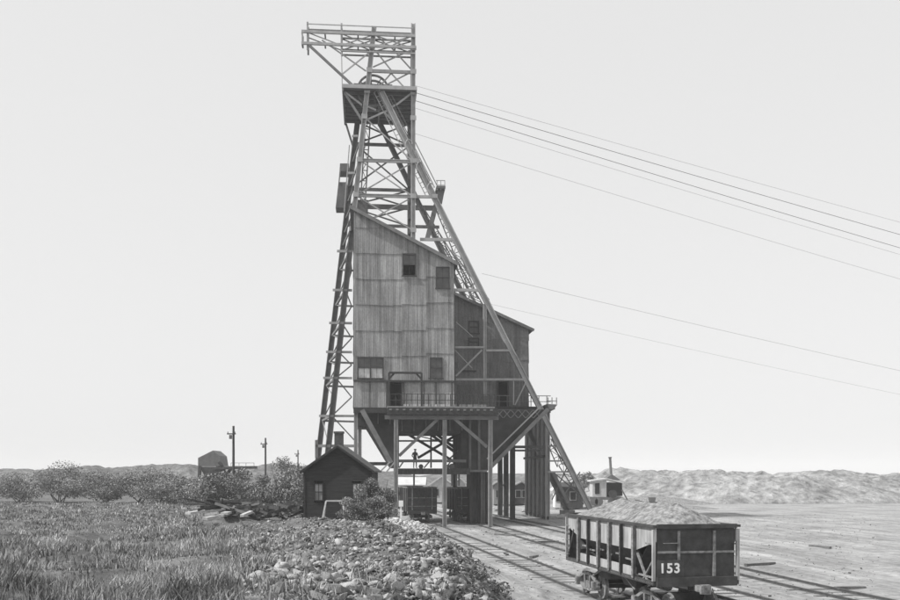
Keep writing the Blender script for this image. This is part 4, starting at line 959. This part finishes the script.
# ================================================================== VEGETATION
def leaves(n, cen, rx, ry, rz_, size, seed, gaps=.35, mats=3):
    r = np.random.RandomState(seed); nc = max(5, int(6 + rx * 3)); cl = r.normal(size=(nc, 3)); cl /= np.linalg.norm(cl, axis=1)[:, None]
    cl *= r.uniform(.25, .85, (nc, 1)); cr = r.uniform(.25, .5, nc); ci = r.randint(0, nc, n)
    p = r.normal(size=(n, 3)); p /= np.linalg.norm(p, axis=1)[:, None]; p *= (r.uniform(0, 1, (n, 1)) ** .45)
    P = cl[ci] + p * cr[ci][:, None]; P[:, 2] = np.maximum(P[:, 2], -.95)
    P = P * np.array([rx, ry, rz_]) + np.array(cen)
    a = r.normal(size=(n, 3)); a /= np.linalg.norm(a, axis=1)[:, None]; b = np.cross(a, r.normal(size=(n, 3))); b /= np.linalg.norm(b, axis=1)[:, None]
    s = size * r.uniform(.6, 1.4, (n, 1)); v = np.concatenate([P - a * s, P + b * s * .45, P + a * s, P - b * s * .45], 1).reshape(-1, 3)
    f = np.arange(4 * n).reshape(n, 4); mi = (ci % 3 + (r.uniform(size=n) < .3)) % 3
    return v, f, mi
def bush(x, y, r, h, n, size, label, seed, name='bush', cat='bush', group=None, trunk=0, zb=None, ry=None):
    g = G(x, y) if zb is None else zb
    t = thing(name, (x, y, g), label, cat, group)
    v, f, mi = leaves(n, (0, 0, trunk + h * .5), r, ry or r, h * .55, size, seed)
    o = raw_mesh('foliage', v, f, MLEAF, mi); o.parent = t
    m = M(); rr = random.Random(seed)
    for k in range(7):
        a_ = rr.uniform(0, 6.28); q = Vector((math.cos(a_) * r * .55, math.sin(a_) * r * .4, trunk + h * rr.uniform(.5, .85)))
        m.tube((rr.uniform(-.1, .1) * r, rr.uniform(-.1, .1) * r, -.15 + trunk * .8), q, .05 * max(1, h / 3), .015, 5)
    if trunk: m.tube((0, 0, -.2), (0, 0, trunk + h * .6), .12, .05, 7)
    nb = m.build('branch' if not trunk else 'trunk', MBARK, None, loc=(0, 0, 0)); nb.parent = t; nb.location = (0, 0, 0)
    return t
# big bush in front of the shed
p = Q(378, 500, Y=56); bush(p.x, 56, 1.65, 3.4, 14000, .06, 'leafy bush on the rubble mound in front of the shed and first trestle column', 31, zb=G(p.x, 56) - .1)
p = Q(359, 517, Y=55); bush(p.x - .2, 53.5, 1.3, 1.5, 4200, .055, 'low spreading bush at the left foot of the large leafy bush', 32)
p = Q(392, 519, Y=54); bush(p.x - .3, 52.5, 1.25, 1.5, 4200, .055, 'low bush at the right foot of the large leafy bush', 33)
lb = [(214, 100, 3.2, 3.2, 'bush at the left edge of the photo, below the dark conveyor house'), (232, 104, 3.0, 4.1, 'tall grey bush below the tallest utility pole'), (250, 97, 2.6, 3.0, 'rounded bush between the tallest and the middle utility pole'), (268, 100, 1.8, 2.0, 'small bush in the gap below the middle utility pole'), (287, 95, 3.0, 4.6, 'dark tree-like bush just left of the shed'), (301, 92, 1.8, 2.4, 'bush touching the left wall of the shed'),
      (195, 108, 3.4, 3.4, 'bush left of the conveyor house'), (170, 112, 3.8, 3.0, 'broad bush second from the far left end of the scrub'), (140, 118, 4.2, 3.8, 'broad bush third from the far left end of the scrub'), (105, 116, 4.0, 3.3, 'low bush in the far left scrub, below the long bank'), (60, 120, 4.6, 4.0, 'tall bush near the far left edge of the scrub'), (20, 122, 4.4, 3.4, 'outermost bush at the far left of the scrub')]
for k, (px, Yd, r_, h_, lab) in enumerate(lb):
    x = (px - CX) / F * Yd; bush(x, Yd, r_ * 1.2, h_ * 1.15, 8500, .115, lab, 40 + k, group='bushes along the left of the yard')
for k, (px, Yd, h_, lab) in enumerate(((590, 172, 4.6, 'thin ragged tree behind the foot of the inclined leg'), (584, 178, 4.0, 'smaller ragged tree behind the inclined leg'))):
    bush((px - CX) / F * Yd, Yd, 1.7, h_ * .7, 900, .22, lab, 70 + k, 'tree', 'tree', trunk=2.0, zb=.2)
# small weeds along the mound edge
for k, (px, py, s_) in enumerate(((456, 548, .5), (468, 557, .45), (477, 572, .4), (445, 551, .35), (430, 540, .35), (507, 551, .16), (484, 590, .35))):
    Yd = 4465 / (py - HY) * (.93 if k != 5 else 1); x = (px - CX) / F * Yd
    bush(x, Yd, s_ * 1.3, s_, 260, .05, ['weed clump highest up the right edge of the rubble', 'weed clump beside the pale stones at the rubble edge', 'small weed clump low on the rubble edge by the rails', 'small weed tuft behind the rubble edge', 'tiny weed tuft right of the white rubble peak', 'small lone weed tuft between the tracks', 'weed clump nearest the camera beside the rails'][k], 90 + k, 'weed', 'weed', 'weeds at the edge of the rubble')
rw = random.Random(77)
wl_ = 0
for k in range(400):
    Yd = rw.uniform(19, 52); px = rw.uniform(235, 500); x = (px - CX) / F * Yd; mo = float(mound(x, Yd))
    if not .1 < mo or wl_ >= 30 or (mo > .9 and rw.random() < .5): continue
    wl_ += 1; pyv = HY + F * (CAMH - G(x, Yd)) / Yd; s_ = rw.uniform(.18, .42)
    bush(x, Yd, s_ * rw.uniform(.9, 1.5), s_, 240, .04, '%s weed clump growing %s, %s' % ('broad' if s_ > .3 else 'small', 'at the foot of the rubble' if pyv > 580 else 'on the lower rubble' if pyv > 560 else 'on the middle of the rubble' if pyv > 545 else 'near the top of the rubble', 'among the left grass' if px < 290 else 'below the dark shed' if px < 345 else 'below the leafy bush' if px < 400 else 'below the dark ore cars' if px < 450 else 'by the track edge'), 300 + k, 'weed', 'weed', 'weed clumps scattered over the rubble')
# ================================================================== RUBBLE
def hull_geo(seed, npt=11, flat=.72):
    r = random.Random(seed); b = bmesh.new()
    for k in range(npt):
        v = Vector((r.gauss(0, 1), r.gauss(0, 1), r.gauss(0, 1))).normalized() * r.uniform(.8, 1.15); v.z *= flat; b.verts.new(v)
    h = bmesh.ops.convex_hull(b, input=b.verts); bmesh.ops.delete(b, geom=[e for e in h['geom_interior'] if isinstance(e, bmesh.types.BMVert)], context='VERTS')
    bmesh.ops.triangulate(b, faces=b.faces); bmesh.ops.recalc_face_normals(b, faces=b.faces); b.verts.index_update(); return b
def rock_mesh(seed, m):
    b = hull_geo(seed, 13); bmesh.ops.bevel(b, geom=list(b.edges), offset=.05, segments=1, affect='EDGES')
    me = bpy.data.meshes.new('rock'); b.to_mesh(me); b.free(); me.materials.append(m); return me
RM = [rock_mesh(200 + k, MROCKS[(0, 1, 1, 0, 2, 1)[k % 6]]) for k in range(12)]
cand = []
for k in range(110000):
    Yd = 12 + 52 * R.random() ** .9; px = R.uniform(230, 530); x = (px - CX) / F * Yd; mo = float(mound(x, Yd))
    if mo < .05: continue
    # dense to the right of the grass, thinning to the left
    lim = np.interp(px, [215, 250, 280, 320], [.15, .4, .75, 1]);
    if Yd > 45: lim *= np.interp(px, [230, 280, 320], [.05, .7, 1])
    if x < xr_ + 1 and x > xl_ - 1 and Yd > 63.5: continue
    if R.random() > lim * (.55 + .45 * (mo < .98)): continue
    cand.append((x, Yd, px))
R.shuffle(cand)
def rsize(): return min(.24, .022 + .055 * R.random() ** 1.8 + (.16 * R.random() ** 12))
rocks = [(x, y, rsize(), px) for (x, y, px) in cand[:36000]]
rocks.sort(key=lambda t: -t[2] / t[1])
def desc(x, y, px, s):
    return 'angular stone in the rubble slope'
WORD = {0: 'pale', 1: 'grey', 2: 'dark'}
zones = {}
for k, (x, y, s_, px) in enumerate(rocks[:290]):
    mi = R.randrange(12); o = bpy.data.objects.new('rock', RM[mi]); S.collection.objects.link(o)
    o.location = (x, y, G(x, y) + s_ * .18); o.rotation_euler = (R.uniform(-.5, .5), R.uniform(-.5, .5), R.uniform(0, 6.28)); o.scale = (s_, s_ * R.uniform(.7, 1), s_ * R.uniform(.7, 1.1))
    tone = RM[mi].materials[0].name.split('_')[-1]; pyv = HY + F * (CAMH - G(x, y)) / y
    row = 'at the bottom edge of the photo' if pyv > 592 else 'near the bottom edge' if pyv > 580 else 'low on the rubble' if pyv > 564 else 'halfway up the rubble' if pyv > 547 else 'near the top of the rubble'
    side = 'among the left grass' if px < 320 else 'below the dark shed' if px < 345 else 'below the large leafy bush' if px < 375 else 'below the bush right half' if px < 400 else 'below the first dark ore car' if px < 432 else 'below the middle trestle column' if px < 465 else 'by the track edge'
    tag(o, '%s %s stone %s, %s' % ('large' if s_ > .12 else 'smaller', tone, row, side), 'rock', 'larger stones strewn over the rubble slope')
# hero stones: white pair and the white peak
for (px, py, s_, lab) in ((447, 563.5, .34, 'rounded pale boulder on the right shoulder of the rubble slope'), (441, 565, .26, 'pale stone touching the left side of the rounded boulder'), (405, 535, .3, 'white stone on top of the small white heap')):
    Yd = 50 if px < 410 else 44; x = (px - CX) / F * Yd
    o = bpy.data.objects.new('rock', rock_mesh(int(px), mat('chalky_stone', .5, .9, .1, 5))); S.collection.objects.link(o); o.location = (x, Yd, G(x, Yd) + s_ * .4); o.scale = (s_, s_, s_); tag(o, lab, 'rock')
def stuff_rocks(name, L_, mats, label, scale=1.0, seed=3):
    geo = []
    for k in range(24):
        g = hull_geo(500 + k, 9); geo.append((np.array([v.co[:] for v in g.verts]), np.array([[v.index for v in f.verts] for f in g.faces]))); g.free()
    cnt = 0; MI = []
    r = np.random.RandomState(seed); n = len(L_); V = []; Fc = []
    xs = np.array([t[0] for t in L_]); ys = np.array([t[1] for t in L_]); ss = np.array([t[2] for t in L_]) * scale; zs_ = ground(xs, ys)
    for i in range(n):
        bv, bf = geo[r.randint(24)]; w = bv * np.array([1, r.uniform(.55, 1), r.uniform(.6, 1.1)]) * ss[i]; t = r.uniform(0, 6.28); c_, s__ = math.cos(t), math.sin(t)
        tl = r.uniform(-.9, .9); w = w @ np.array([[c_, s__, 0], [-s__, c_, 0], [0, 0, 1]]) @ np.array([[1, 0, 0], [0, math.cos(tl), math.sin(tl)], [0, -math.sin(tl), math.cos(tl)]])
        V.append(w + np.array([xs[i], ys[i], zs_[i] + ss[i] * .15])); Fc.append(bf + cnt); cnt += len(bv); MI.append(np.full(len(bf), r.randint(0, len(mats))))
    o = raw_mesh(name, np.concatenate(V), np.concatenate(Fc), mats, np.concatenate(MI)); tag(o, label, 'rubble', kind='stuff'); return o
stuff_rocks('rubble', rocks[290:], MROCKS, 'smaller broken stones covering the rubble slope in the foreground')
# white crushed heap
wl = []
for k in range(420):
    t = R.uniform(0, 6.28); q = R.random() ** .6 * 1.15; wl.append((-2.0 + math.cos(t) * q, 49.4 + math.sin(t) * q, R.uniform(.05, .16)))
o = stuff_rocks('white_rubble', wl, [mat('chalk_rubble', .48, .9, .12, 5), MROCKS[0]], 'small heap of whitish broken stone at the edge of the rubble slope', seed=9)
# yard litter: small stones on the track bed
ll = []
for k in range(5200):
    Yd = R.uniform(30, 110); px = R.uniform(400, 880); x = (px - CX) / F * Yd
    if mound(x, Yd) < .2: ll.append((x, Yd, R.uniform(.015, .05) + .07 * R.random() ** 12))
stuff_rocks('gravel', ll, MROCKS, 'scattered small stones lying about the track yard', seed=12)
for k, (px, py, ang, ln) in enumerate(((548, 540, .3, 1.6), (534, 553, 1.1, 1.0), (505, 534, 2.6, 1.8), (760, 560, .5, 2.2), (820, 545, 1.9, 2.0), (850, 580, .1, 1.4), (720, 530, .9, 2.4))):
    Yd = 4465 / (py - HY); x = (px - CX) / F * Yd; g = G(x, Yd) + .06; d = Vector((math.cos(ang), math.sin(ang), 0)) * ln / 2; m = M(); m.bar((x - d.x, Yd - d.y, g), (x + d.x, Yd + d.y, g), .2, .14, ZZ)
    o = m.build('loose_tie', MTIE); tag(o, ['old tie lying between the tracks behind the ore car', 'short broken tie between the tracks, left of the loaded ore car', 'weathered tie lying in front of the trestle posts', 'old tie right of the loaded ore car', 'old tie in the yard far to the right', 'short broken tie nearest the right edge of the yard', 'longest old tie in the yard beyond the loaded ore car'][k], 'railway tie', 'old ties lying about the yard')
# ================================================================== GRASS
def grass(n, seed):
    r = np.random.RandomState(seed); Yd = 11 + 105 * r.uniform(size=n) ** 1.6; px = r.uniform(-60, 480, n); x = (px - CX) / F * Yd
    mo = mound(x, Yd)
    dens = np.interp(px, [0, 215, 270, 330, 480], [1, .9, .42, .14, .08]) * (mo > .3)
    dens = dens * np.where(Yd > 45, np.interp(px, [0, 290, 330], [1, .8, .3]), 1) * np.where((px > 204) & (px < 300) & (Yd > 56) & (Yd < 88), .12, 1) * np.clip(.85 + 1.5 * vnoise(x / 1.7, Yd / 1.7, 50) + .9 * vnoise(x / .5, Yd / .5, 54), .04, 1)
    inside = (x > xl_ - .1) & (x < xr_ + .1) & (Yd > SV - .1) & (Yd < SV + dep)
    k = (r.uniform(size=n) < dens) & ~inside; x = x[k]; Yd = Yd[k]; n = len(x); z = ground(x, Yd)
    h = r.uniform(.12, .42, n) * np.clip(.75 + 1.2 * vnoise(x / 1.1, Yd / 1.1, 51), .3, 1.6) * np.interp(Yd, [11, 30, 45, 70], [.7, .8, .6, .7])
    w = r.uniform(.008, .018, n) * np.interp(Yd, [11, 30, 70, 110], [.6, 1.3, 2.8, 5])
    t = r.uniform(0, 6.28, n); c_, s_ = np.cos(t), np.sin(t); lx = r.normal(0, .35, n) * h; ly = r.normal(0, .35, n) * h
    B = np.stack([x, Yd, z - .03], 1)
    def at(fr, ww): 
        o = np.stack([lx * fr ** 2, ly * fr ** 2, h * fr], 1); d = np.stack([c_ * w * ww, s_ * w * ww, 0 * w], 1); return B + o - d, B + o + d
    a0_, a1_ = at(0, 1); b0_, b1_ = at(.55, .8); tp_ = B + np.stack([lx, ly, h], 1)
    V = np.stack([a0_, a1_, b1_, b0_, tp_], 1).reshape(-1, 3); i = np.arange(n)[:, None] * 5
    Fq = np.concatenate([i + np.array([[0, 1, 2]]), i + np.array([[0, 2, 3]]), i + np.array([[3, 2, 4]])], 0)
    mi = np.clip(np.floor(1.5 + 2.2 * vnoise(x / .9, Yd / .9, 57) + r.normal(0, .7, n)), 0, 2).astype(int); mi = np.concatenate([mi, mi, mi])
    o = raw_mesh('grass', V, Fq, MGRASS, mi); tag(o, 'dry knee-high grass and weeds covering the near left slope', 'grass', kind='stuff')
grass(230000, 5)
# ================================================================== DEBRIS AT LEFT
def gp(px, py):        # first hit of the pixel's ray with the terrain
    dx = (px - CX) / F; dz = -(py - HY) / F; t = 8
    while t < 400:
        if CAMH + t * dz <= G(t * dx, t): break
        t += .2
    return Vector((t * dx, t, G(t * dx, t)))
planks = [(214, 516, 238, 513, .5), (214, 520, 226, 519, .35), (214, 524, 224, 523, .3), (232, 519, 264, 511.5, .45), (228, 522, 249, 517, .45), (196, 518, 216, 516, .5), (249, 521, 258, 518, .25)]
pl = ['long pale plank at the left edge of the photo, beside the scrap', 'short pale plank just below the leftmost long plank', 'lowest short pale plank at the left edge', 'longest pale plank in the middle of the debris', 'pale plank lying just below the longest plank', 'pale plank left of the other planks', 'short pale plank beside the dark scrap']
for k, (x0, y0, x1, y1, w) in enumerate(planks):
    a = gp(x0, y0); b = gp(x1, y1); 
    if (b - a).length > 9: b = a + (b - a).normalized() * 9
    m = M(); fwd = Vector((0, -2.2, 0)); m.bar(a + fwd + ZZ * .42, b + fwd + ZZ * .5, w, .16, ZZ); o = m.build('plank', MPLANK); tag(o, pl[k], 'plank', 'planks lying in the debris')
tl = [(240, 512, 'dark heap of old timbers behind the longest plank'), (262, 520, 'dark heap of old timbers at the right end of the planks'), (226, 515, 'small dark scrap heap between the left planks'), (298, 517, 'dark scrap heap at the left corner of the shed'), (271, 517, 'small dark scrap heap at the right of the debris'), (251, 515, 'dark heap of timbers behind the middle of the planks'), (214, 512, 'dark scrap heap at the far left end of the planks'), (284, 514, 'dark scrap heap below the tall bush beside the shed')]
for k, (px, py, lab) in enumerate(tl):
    c = gp(px, py); t = thing('scrap_heap', c, lab, 'scrap heap', 'dark scrap heaps in the debris')
    for j in range(16):
        a_ = R.uniform(0, 3.14); l_ = R.uniform(.5, 1.5); d = Vector((math.cos(a_), math.sin(a_), R.uniform(-.35, .35))) * l_; q = c + Vector((R.uniform(-1.4, 1.4), R.uniform(-.7, .7), R.uniform(.1, .95)))
        m = M(); m.bar(q - d, q + d, R.uniform(.1, .22), R.uniform(.08, .2), (0, 1, 0)); m.build('timber', MTIMBD if j % 4 else MSTEELM, t)
# ================================================================== UTILITY POLES
def pole(px, ytop, Yd, label, hgt_extra=0):
    x = (px - CX) / F * Yd; zt_ = Q(px, ytop, Y=Yd).z; g = G(x, Yd)
    t = thing('utility_pole', (x, Yd, g), label, 'utility pole', 'utility poles behind the left bushes')
    m = M(); m.tube((x, Yd, g - .3), (x, Yd, zt_), .17, .12, 10); m.build('pole', MTIMBD, t)
    m = M(); m.box((x - .2, Yd - .15, zt_ - .9), (1.0, .1, .13)); m.build('crossarm', MTIMBD, t)
    m = M(); m.box((x - .28, Yd - .2, zt_ - 1.25), (.28, .25, .45)); m.build('transformer', MSTEELD, t)
    for dx in (-.6, .2): m = M(); m.tube((x + dx, Yd - .15, zt_ - .84), (x + dx, Yd - .15, zt_ - .66), .05, n=8); m.build('insulator', MSTEELD, t)
pole(233.5, 426, 107, 'tallest and leftmost of three bare utility poles'); pole(265.5, 438, 140, 'middle one of three bare utility poles'); pole(298, 450, 205, 'shortest and farthest of three bare utility poles, left of the shed')
# ================================================================== CONVEYOR HOUSE AT LEFT EDGE
Yt = 150
TP = thing('conveyor_house', Q(206, 480, Y=Yt), 'dark hopper house on braced legs with a long low bridge, at the left edge', 'conveyor house')
def cpp(name, pts, dy, m): b = M(); b.prism([Q(x, y, Y=Yt) for x, y in pts], (0, dy, 0)); return b.build(name, m, TP)
cpp('house', [(198, 458), (213, 450.5), (219.5, 456), (221, 466), (198, 466)], 5, MSTEELD); cpp('hopper', [(200, 467), (218, 467), (213, 477), (205, 477)], 4, MTIMBD)
for (x0, y0, x1, y1) in ((200, 466, 198, 498), (218, 466, 214, 498), (221, 466, 232, 484), (219, 462, 225, 470), (222, 470, 224, 498), (231, 469, 219, 484), (240, 469, 240, 485)): m = M(); m.bar(Q(x0, y0, Y=Yt), Q(x1, y1, Y=Yt), .45, .4, (0, 1, 0)); m.build('leg', MTIMBD, TP)
m = M(); m.bar(Q(214, 468.4, Y=Yt), Q(256, 467.5, Y=Yt), .4, 2, (0, 1, 0)); m.build('bridge', MTIMBD, TP)
m = M(); m.bar(Q(231, 463, Y=Yt), Q(254, 463, Y=Yt), .07, .08, (0, 1, 0))
for x in (231, 239, 246, 254): m.bar(Q(x, 463, Y=Yt), Q(x, 467, Y=Yt), .06, .06, (0, 1, 0))
m.build('handrail', MSTEELM, TP)
# ================================================================== PALE HOUSES SEEN UNDER THE BINS
def small_house(pxl, pxr, ytop, yeave, ybase, Yd, label, roofm=MPALER, wallm=MPALEW, ridge='y', dep=7, nw=2):
    a = Q(pxl, ybase, Y=Yd); b = Q(pxr, ybase, Y=Yd); ze_ = Q(0, yeave, Y=Yd).z; zr = Q(0, ytop, Y=Yd).z; zb = min(.2, a.z)
    t = thing('house', ((a.x + b.x) / 2, Yd + dep / 2, zb), label, 'house'); xm = (a.x + b.x) / 2
    def bx(name, fn, m, par=None): q = M(); fn(q); return q.build(name, m, par or t)
    if ridge == 'y':
        bx('wall', lambda q: q.prism([(a.x, Yd, zb), (b.x, Yd, zb), (b.x, Yd, ze_), (xm, Yd, zr), (a.x, Yd, ze_)], (0, dep, 0)), wallm)
        for s, xe in ((-1, a.x - .4), (1, b.x + .4)): bx('roof', lambda q: q.prism([(xm, Yd - .4, zr + .05), (xe, Yd - .4, ze_ - .1), (xe, Yd - .4, ze_ + .05), (xm, Yd - .4, zr + .2)], (0, dep + .8, 0)), roofm)
    else:
        bx('wall', lambda q: q.prism([(a.x, Yd, zb), (a.x, Yd + dep, zb), (a.x, Yd + dep, ze_), (a.x, Yd + dep / 2, zr), (a.x, Yd, ze_)], (b.x - a.x, 0, 0)), wallm)
        for s in (0, 1): bx('roof', lambda q: q.prism([(a.x - .3, Yd + dep / 2, zr + .05), (a.x - .3, Yd - .4 if s else Yd + dep + .4, ze_ - .1), (a.x - .3, Yd - .4 if s else Yd + dep + .4, ze_ + .05), (a.x - .3, Yd + dep / 2, zr + .2)], (b.x - a.x + .6, 0, 0)), roofm)
    for k in range(nw):
        x = a.x + (b.x - a.x) * (k + .5) / nw; w_ = bx('window', lambda q: q.box((x, Yd - .03, (zb + ze_) / 2 + .2), (.9, .08, 1.2)), MFRAMEL); bx('pane', lambda q: q.box((x, Yd - .08, (zb + ze_) / 2 + .2), (.7, .04, 1.0)), MDARK, w_)
    return t
small_house(431, 452, 477.5, 485, 497, 150, 'pale gabled house seen between the trestle columns, above the gap of the dark cars')
small_house(398, 424, 478.5, 485, 498, 155, 'pale roofed long house left of the gabled one, seen over the dark ore car', ridge='x', nw=4)
small_house(455, 465, 479, 484, 497, 152, 'narrow pale house seen beside the dark hopper pillar', nw=1)
small_house(555, 563, 486, 490, 503, 128, 'tiny white hut seen through the feet of the headframe', nw=1, dep=2.5, roofm=MWHITE, wallm=MWHITE)
small_house(494, 503, 482.5, 486, 503, 140, 'small grey hut with dark front left of the paired posts', roofm=MSTEELM, wallm=MTIMB, nw=1)
small_house(515, 528, 483, 486.5, 503, 142, 'grey hut with dark windows between the posts of the trestle', roofm=MSTEELM, wallm=MTIMBD, nw=2)
o = small_house(563, 583, 484, 487, 506, 125, 'dark low hut behind the foot of the inclined leg', roofm=MTIMBD, wallm=MTIMBD, nw=1, ridge='x', dep=4)
# stones and loose timber in the gap behind the posts
for k in range(10):
    px = R.choice([497, 501, 505, 517, 520, 524, 527]) + R.uniform(-1.5, 1.5); Yd = R.uniform(116, 128); x = (px - CX) / F * Yd; s_ = R.uniform(.25, .6)
    o = bpy.data.objects.new('rock', RM[k]); S.collection.objects.link(o); o.location = (x, Yd, .1); o.scale = (s_, s_, s_ * .8); tag(o, '%s boulder on the ground behind the %s' % (('pale', 'grey')[k % 2], 'paired dark posts, right of the front columns' if px < 510 else 'gap left of the row of trestle posts'), 'rock', 'boulders lying behind the trestle posts')
# pale timber stack at the foot of the leg
a = Q(556, 514, Y=101); b = Q(582, 517, Y=101)
for k in range(4):
    m = M(); m.bar((a.x + k * .2, 101 + k * .35, .12 + .16 * (k % 2)), (b.x - k * .3, 101 + k * .35, .12 + .16 * (k % 2)), .3, .16, (0, 0, 1)); o = m.build('timber_baulk', MPLANK); tag(o, 'pale squared timber at the foot of the inclined leg, %s' % ('nearest the camera', 'second from the camera', 'third from the camera', 'farthest from the camera')[k], 'timber', 'squared timbers at the foot of the inclined leg')
# ================================================================== STEAM SHOVEL
Ys = 140
p = Q(603, 505, Y=Ys); SHV = thing('steam_shovel', (p.x, Ys, 0), 'steam shovel with pale cab, dark machinery deck and tall thin stack', 'steam shovel')
def vp(name, pts, dy, m, y=0): b = M(); b.prism([Q(x_, y_, Y=Ys + y) for x_, y_ in pts], (0, dy, 0)); return b.build(name, m, SHV)
vp('cab', [(592.5, 481), (606.5, 479.5), (606.5, 497), (592.5, 497)], 3, MPALEW); vp('cab_window', [(595, 483.5), (599.5, 483), (599.5, 494), (595, 494)], -.06, MDARK, -.02)
vp('machinery_house', [(607, 482.5), (622, 483), (622.5, 496), (607, 497)], 2.8, MDARK, .2); 
vp('roof', [(590.5, 480.5), (607, 478.2), (624, 482.5), (624, 483.7), (607, 479.6), (590.5, 481.8)], 3.6, MPALER, -.3)
vp('ridge', [(606, 478.5), (612, 474.2), (621, 480.5)], 3.2, MSTEELD)
m = M(); m.tube(Q(611.2, 477, Y=Ys + 1.5), Q(610, 457.5, Y=Ys + 1.5), .19, .19, 12); m.tube(Q(610, 458.2, Y=Ys + 1.5), Q(610, 457, Y=Ys + 1.5), .26, .26, 12); m.build('smokestack', MSTEELD, SHV)
vp('chassis', [(590, 497), (623, 497), (623, 500), (590, 500)], 3, MSTEELD)
for x in (594, 599, 612, 618): m = M(); c = Q(x, 502, Y=Ys - .2); m.tube((c.x, c.y, .62), (c.x, c.y + .3, .62), .6, n=16); m.build('wheel', MSTEELD, SHV)
m = M(); m.bar(Q(622, 490, Y=Ys), Q(628.5, 502, Y=Ys), .18, .18, (0, 1, 0)); m.bar(Q(612, 502, Y=Ys - .5), Q(628.5, 502.5, Y=Ys - .5), .22, .2, (0, 1, 0)); m.build('boom', MSTEELD, SHV)
c = Q(613, 494, Y=Ys - .7); m = M(); m.tube((c.x, c.y, c.z), (c.x, c.y + .3, c.z), .6, n=18); m.build('winch_drum', MIRON, SHV)
Yc = 128; c = Q(653, 505, Y=Yc); DP = thing('ore_tub', (c.x, Yc, .6), 'small dark tipping tub with a drawbar standing before the spoil bank', 'tub')
m = M(); m.prism([Q(649.5, 497.5, Y=Yc), Q(656, 497.5, Y=Yc), Q(655, 503, Y=Yc), Q(650.5, 503, Y=Yc)], (0, 1, 0)); m.build('tub', MSTEELD, DP)
m = M(); m.bar(Q(635, 500, Y=Yc), Q(650, 503.5, Y=Yc), .14, .14, (0, 1, 0)); m.build('drawbar', MSTEELD, DP)
for x in (650, 656): c = Q(x, 504, Y=Yc); m = M(); m.tube((c.x, c.y - .1, c.z), (c.x, c.y, c.z), .3, n=12); m.build('wheel', MSTEELD, DP)
hill('spoil', 26.5, 128.5, 10, 3, 1.0, MORE, 61, .2)
# ================================================================== WIRES
def wire(x0, y0, v0, x1, y1, Y1, label, r=.014, sag=.5):
    a = Q(x0, y0, v0); b = Q(x1, y1, Y=Y1); pts = []
    for i in range(41): t = i / 40; p = a.lerp(b, t); p.z -= sag * 4 * t * (1 - t); pts.append(p)
    m = M(); m.path(pts, r, 4); o = m.build('cable', MSTEELD); tag(o, label, 'cable', 'cables running down from the headframe')
sl = (('uppermost thin cable leaving the wheel platform to the right', 413.5, 85, 688, 160), ('second cable from the top, leaving the wheel platform', 413.5, 92, 688, 170), ('third cable from the top, leaving below the wheel platform', 413.5, 100, 688, 181), ('fourth cable, leaving well below the wheel platform', 413.5, 107.5, 688, 188), ('long cable leaving the tower near the upper stair', 415, 133.5, 688, 213))
for lab, x0, y0, x1, y1 in sl:
    s = (y1 - y0) / (x1 - x0); wire(x0, y0, VF, x0 + 900, y0 + s * 900, 128, lab, .028 if y0 in (92, 100) else .013)
wire(482, 273.5, VF, 1250, 273.5 + 768 * .222, 122, 'single cable leaving the inclined leg above the low ore house'); wire(490, 304, VF, 1250, 304 + 760 * .21, 124, 'thin cable leaving the inclined leg just above the low roof', .010)
# ================================================================== HAZE
m = M(); m.box((0, 500, 27), (9700, 11800, 62)); hz = m.build('haze', MDARK, None, loc=(0, 500, 0))
hm = bpy.data.materials.new('thin_dusty_air'); hm.use_nodes = True; hn = hm.node_tree; hn.nodes.remove(hn.nodes['Principled BSDF'])
pv = hn.nodes.new('ShaderNodeVolumePrincipled'); pv.inputs['Density'].default_value = HAZE; pv.inputs['Color'].default_value = (.95, .95, .95, 1)
hn.links.new(pv.outputs[0], hn.nodes['Material Output'].inputs['Volume']); hz.data.materials.clear(); hz.data.materials.append(hm); tag(hz, 'thin bright summer haze over the mine yard', 'haze', kind='stuff')
S.cycles.volume_bounces = 2
# keep the helper value out of the file
for o in bpy.data.objects:
    if 'wloc' in o: del o['wloc']
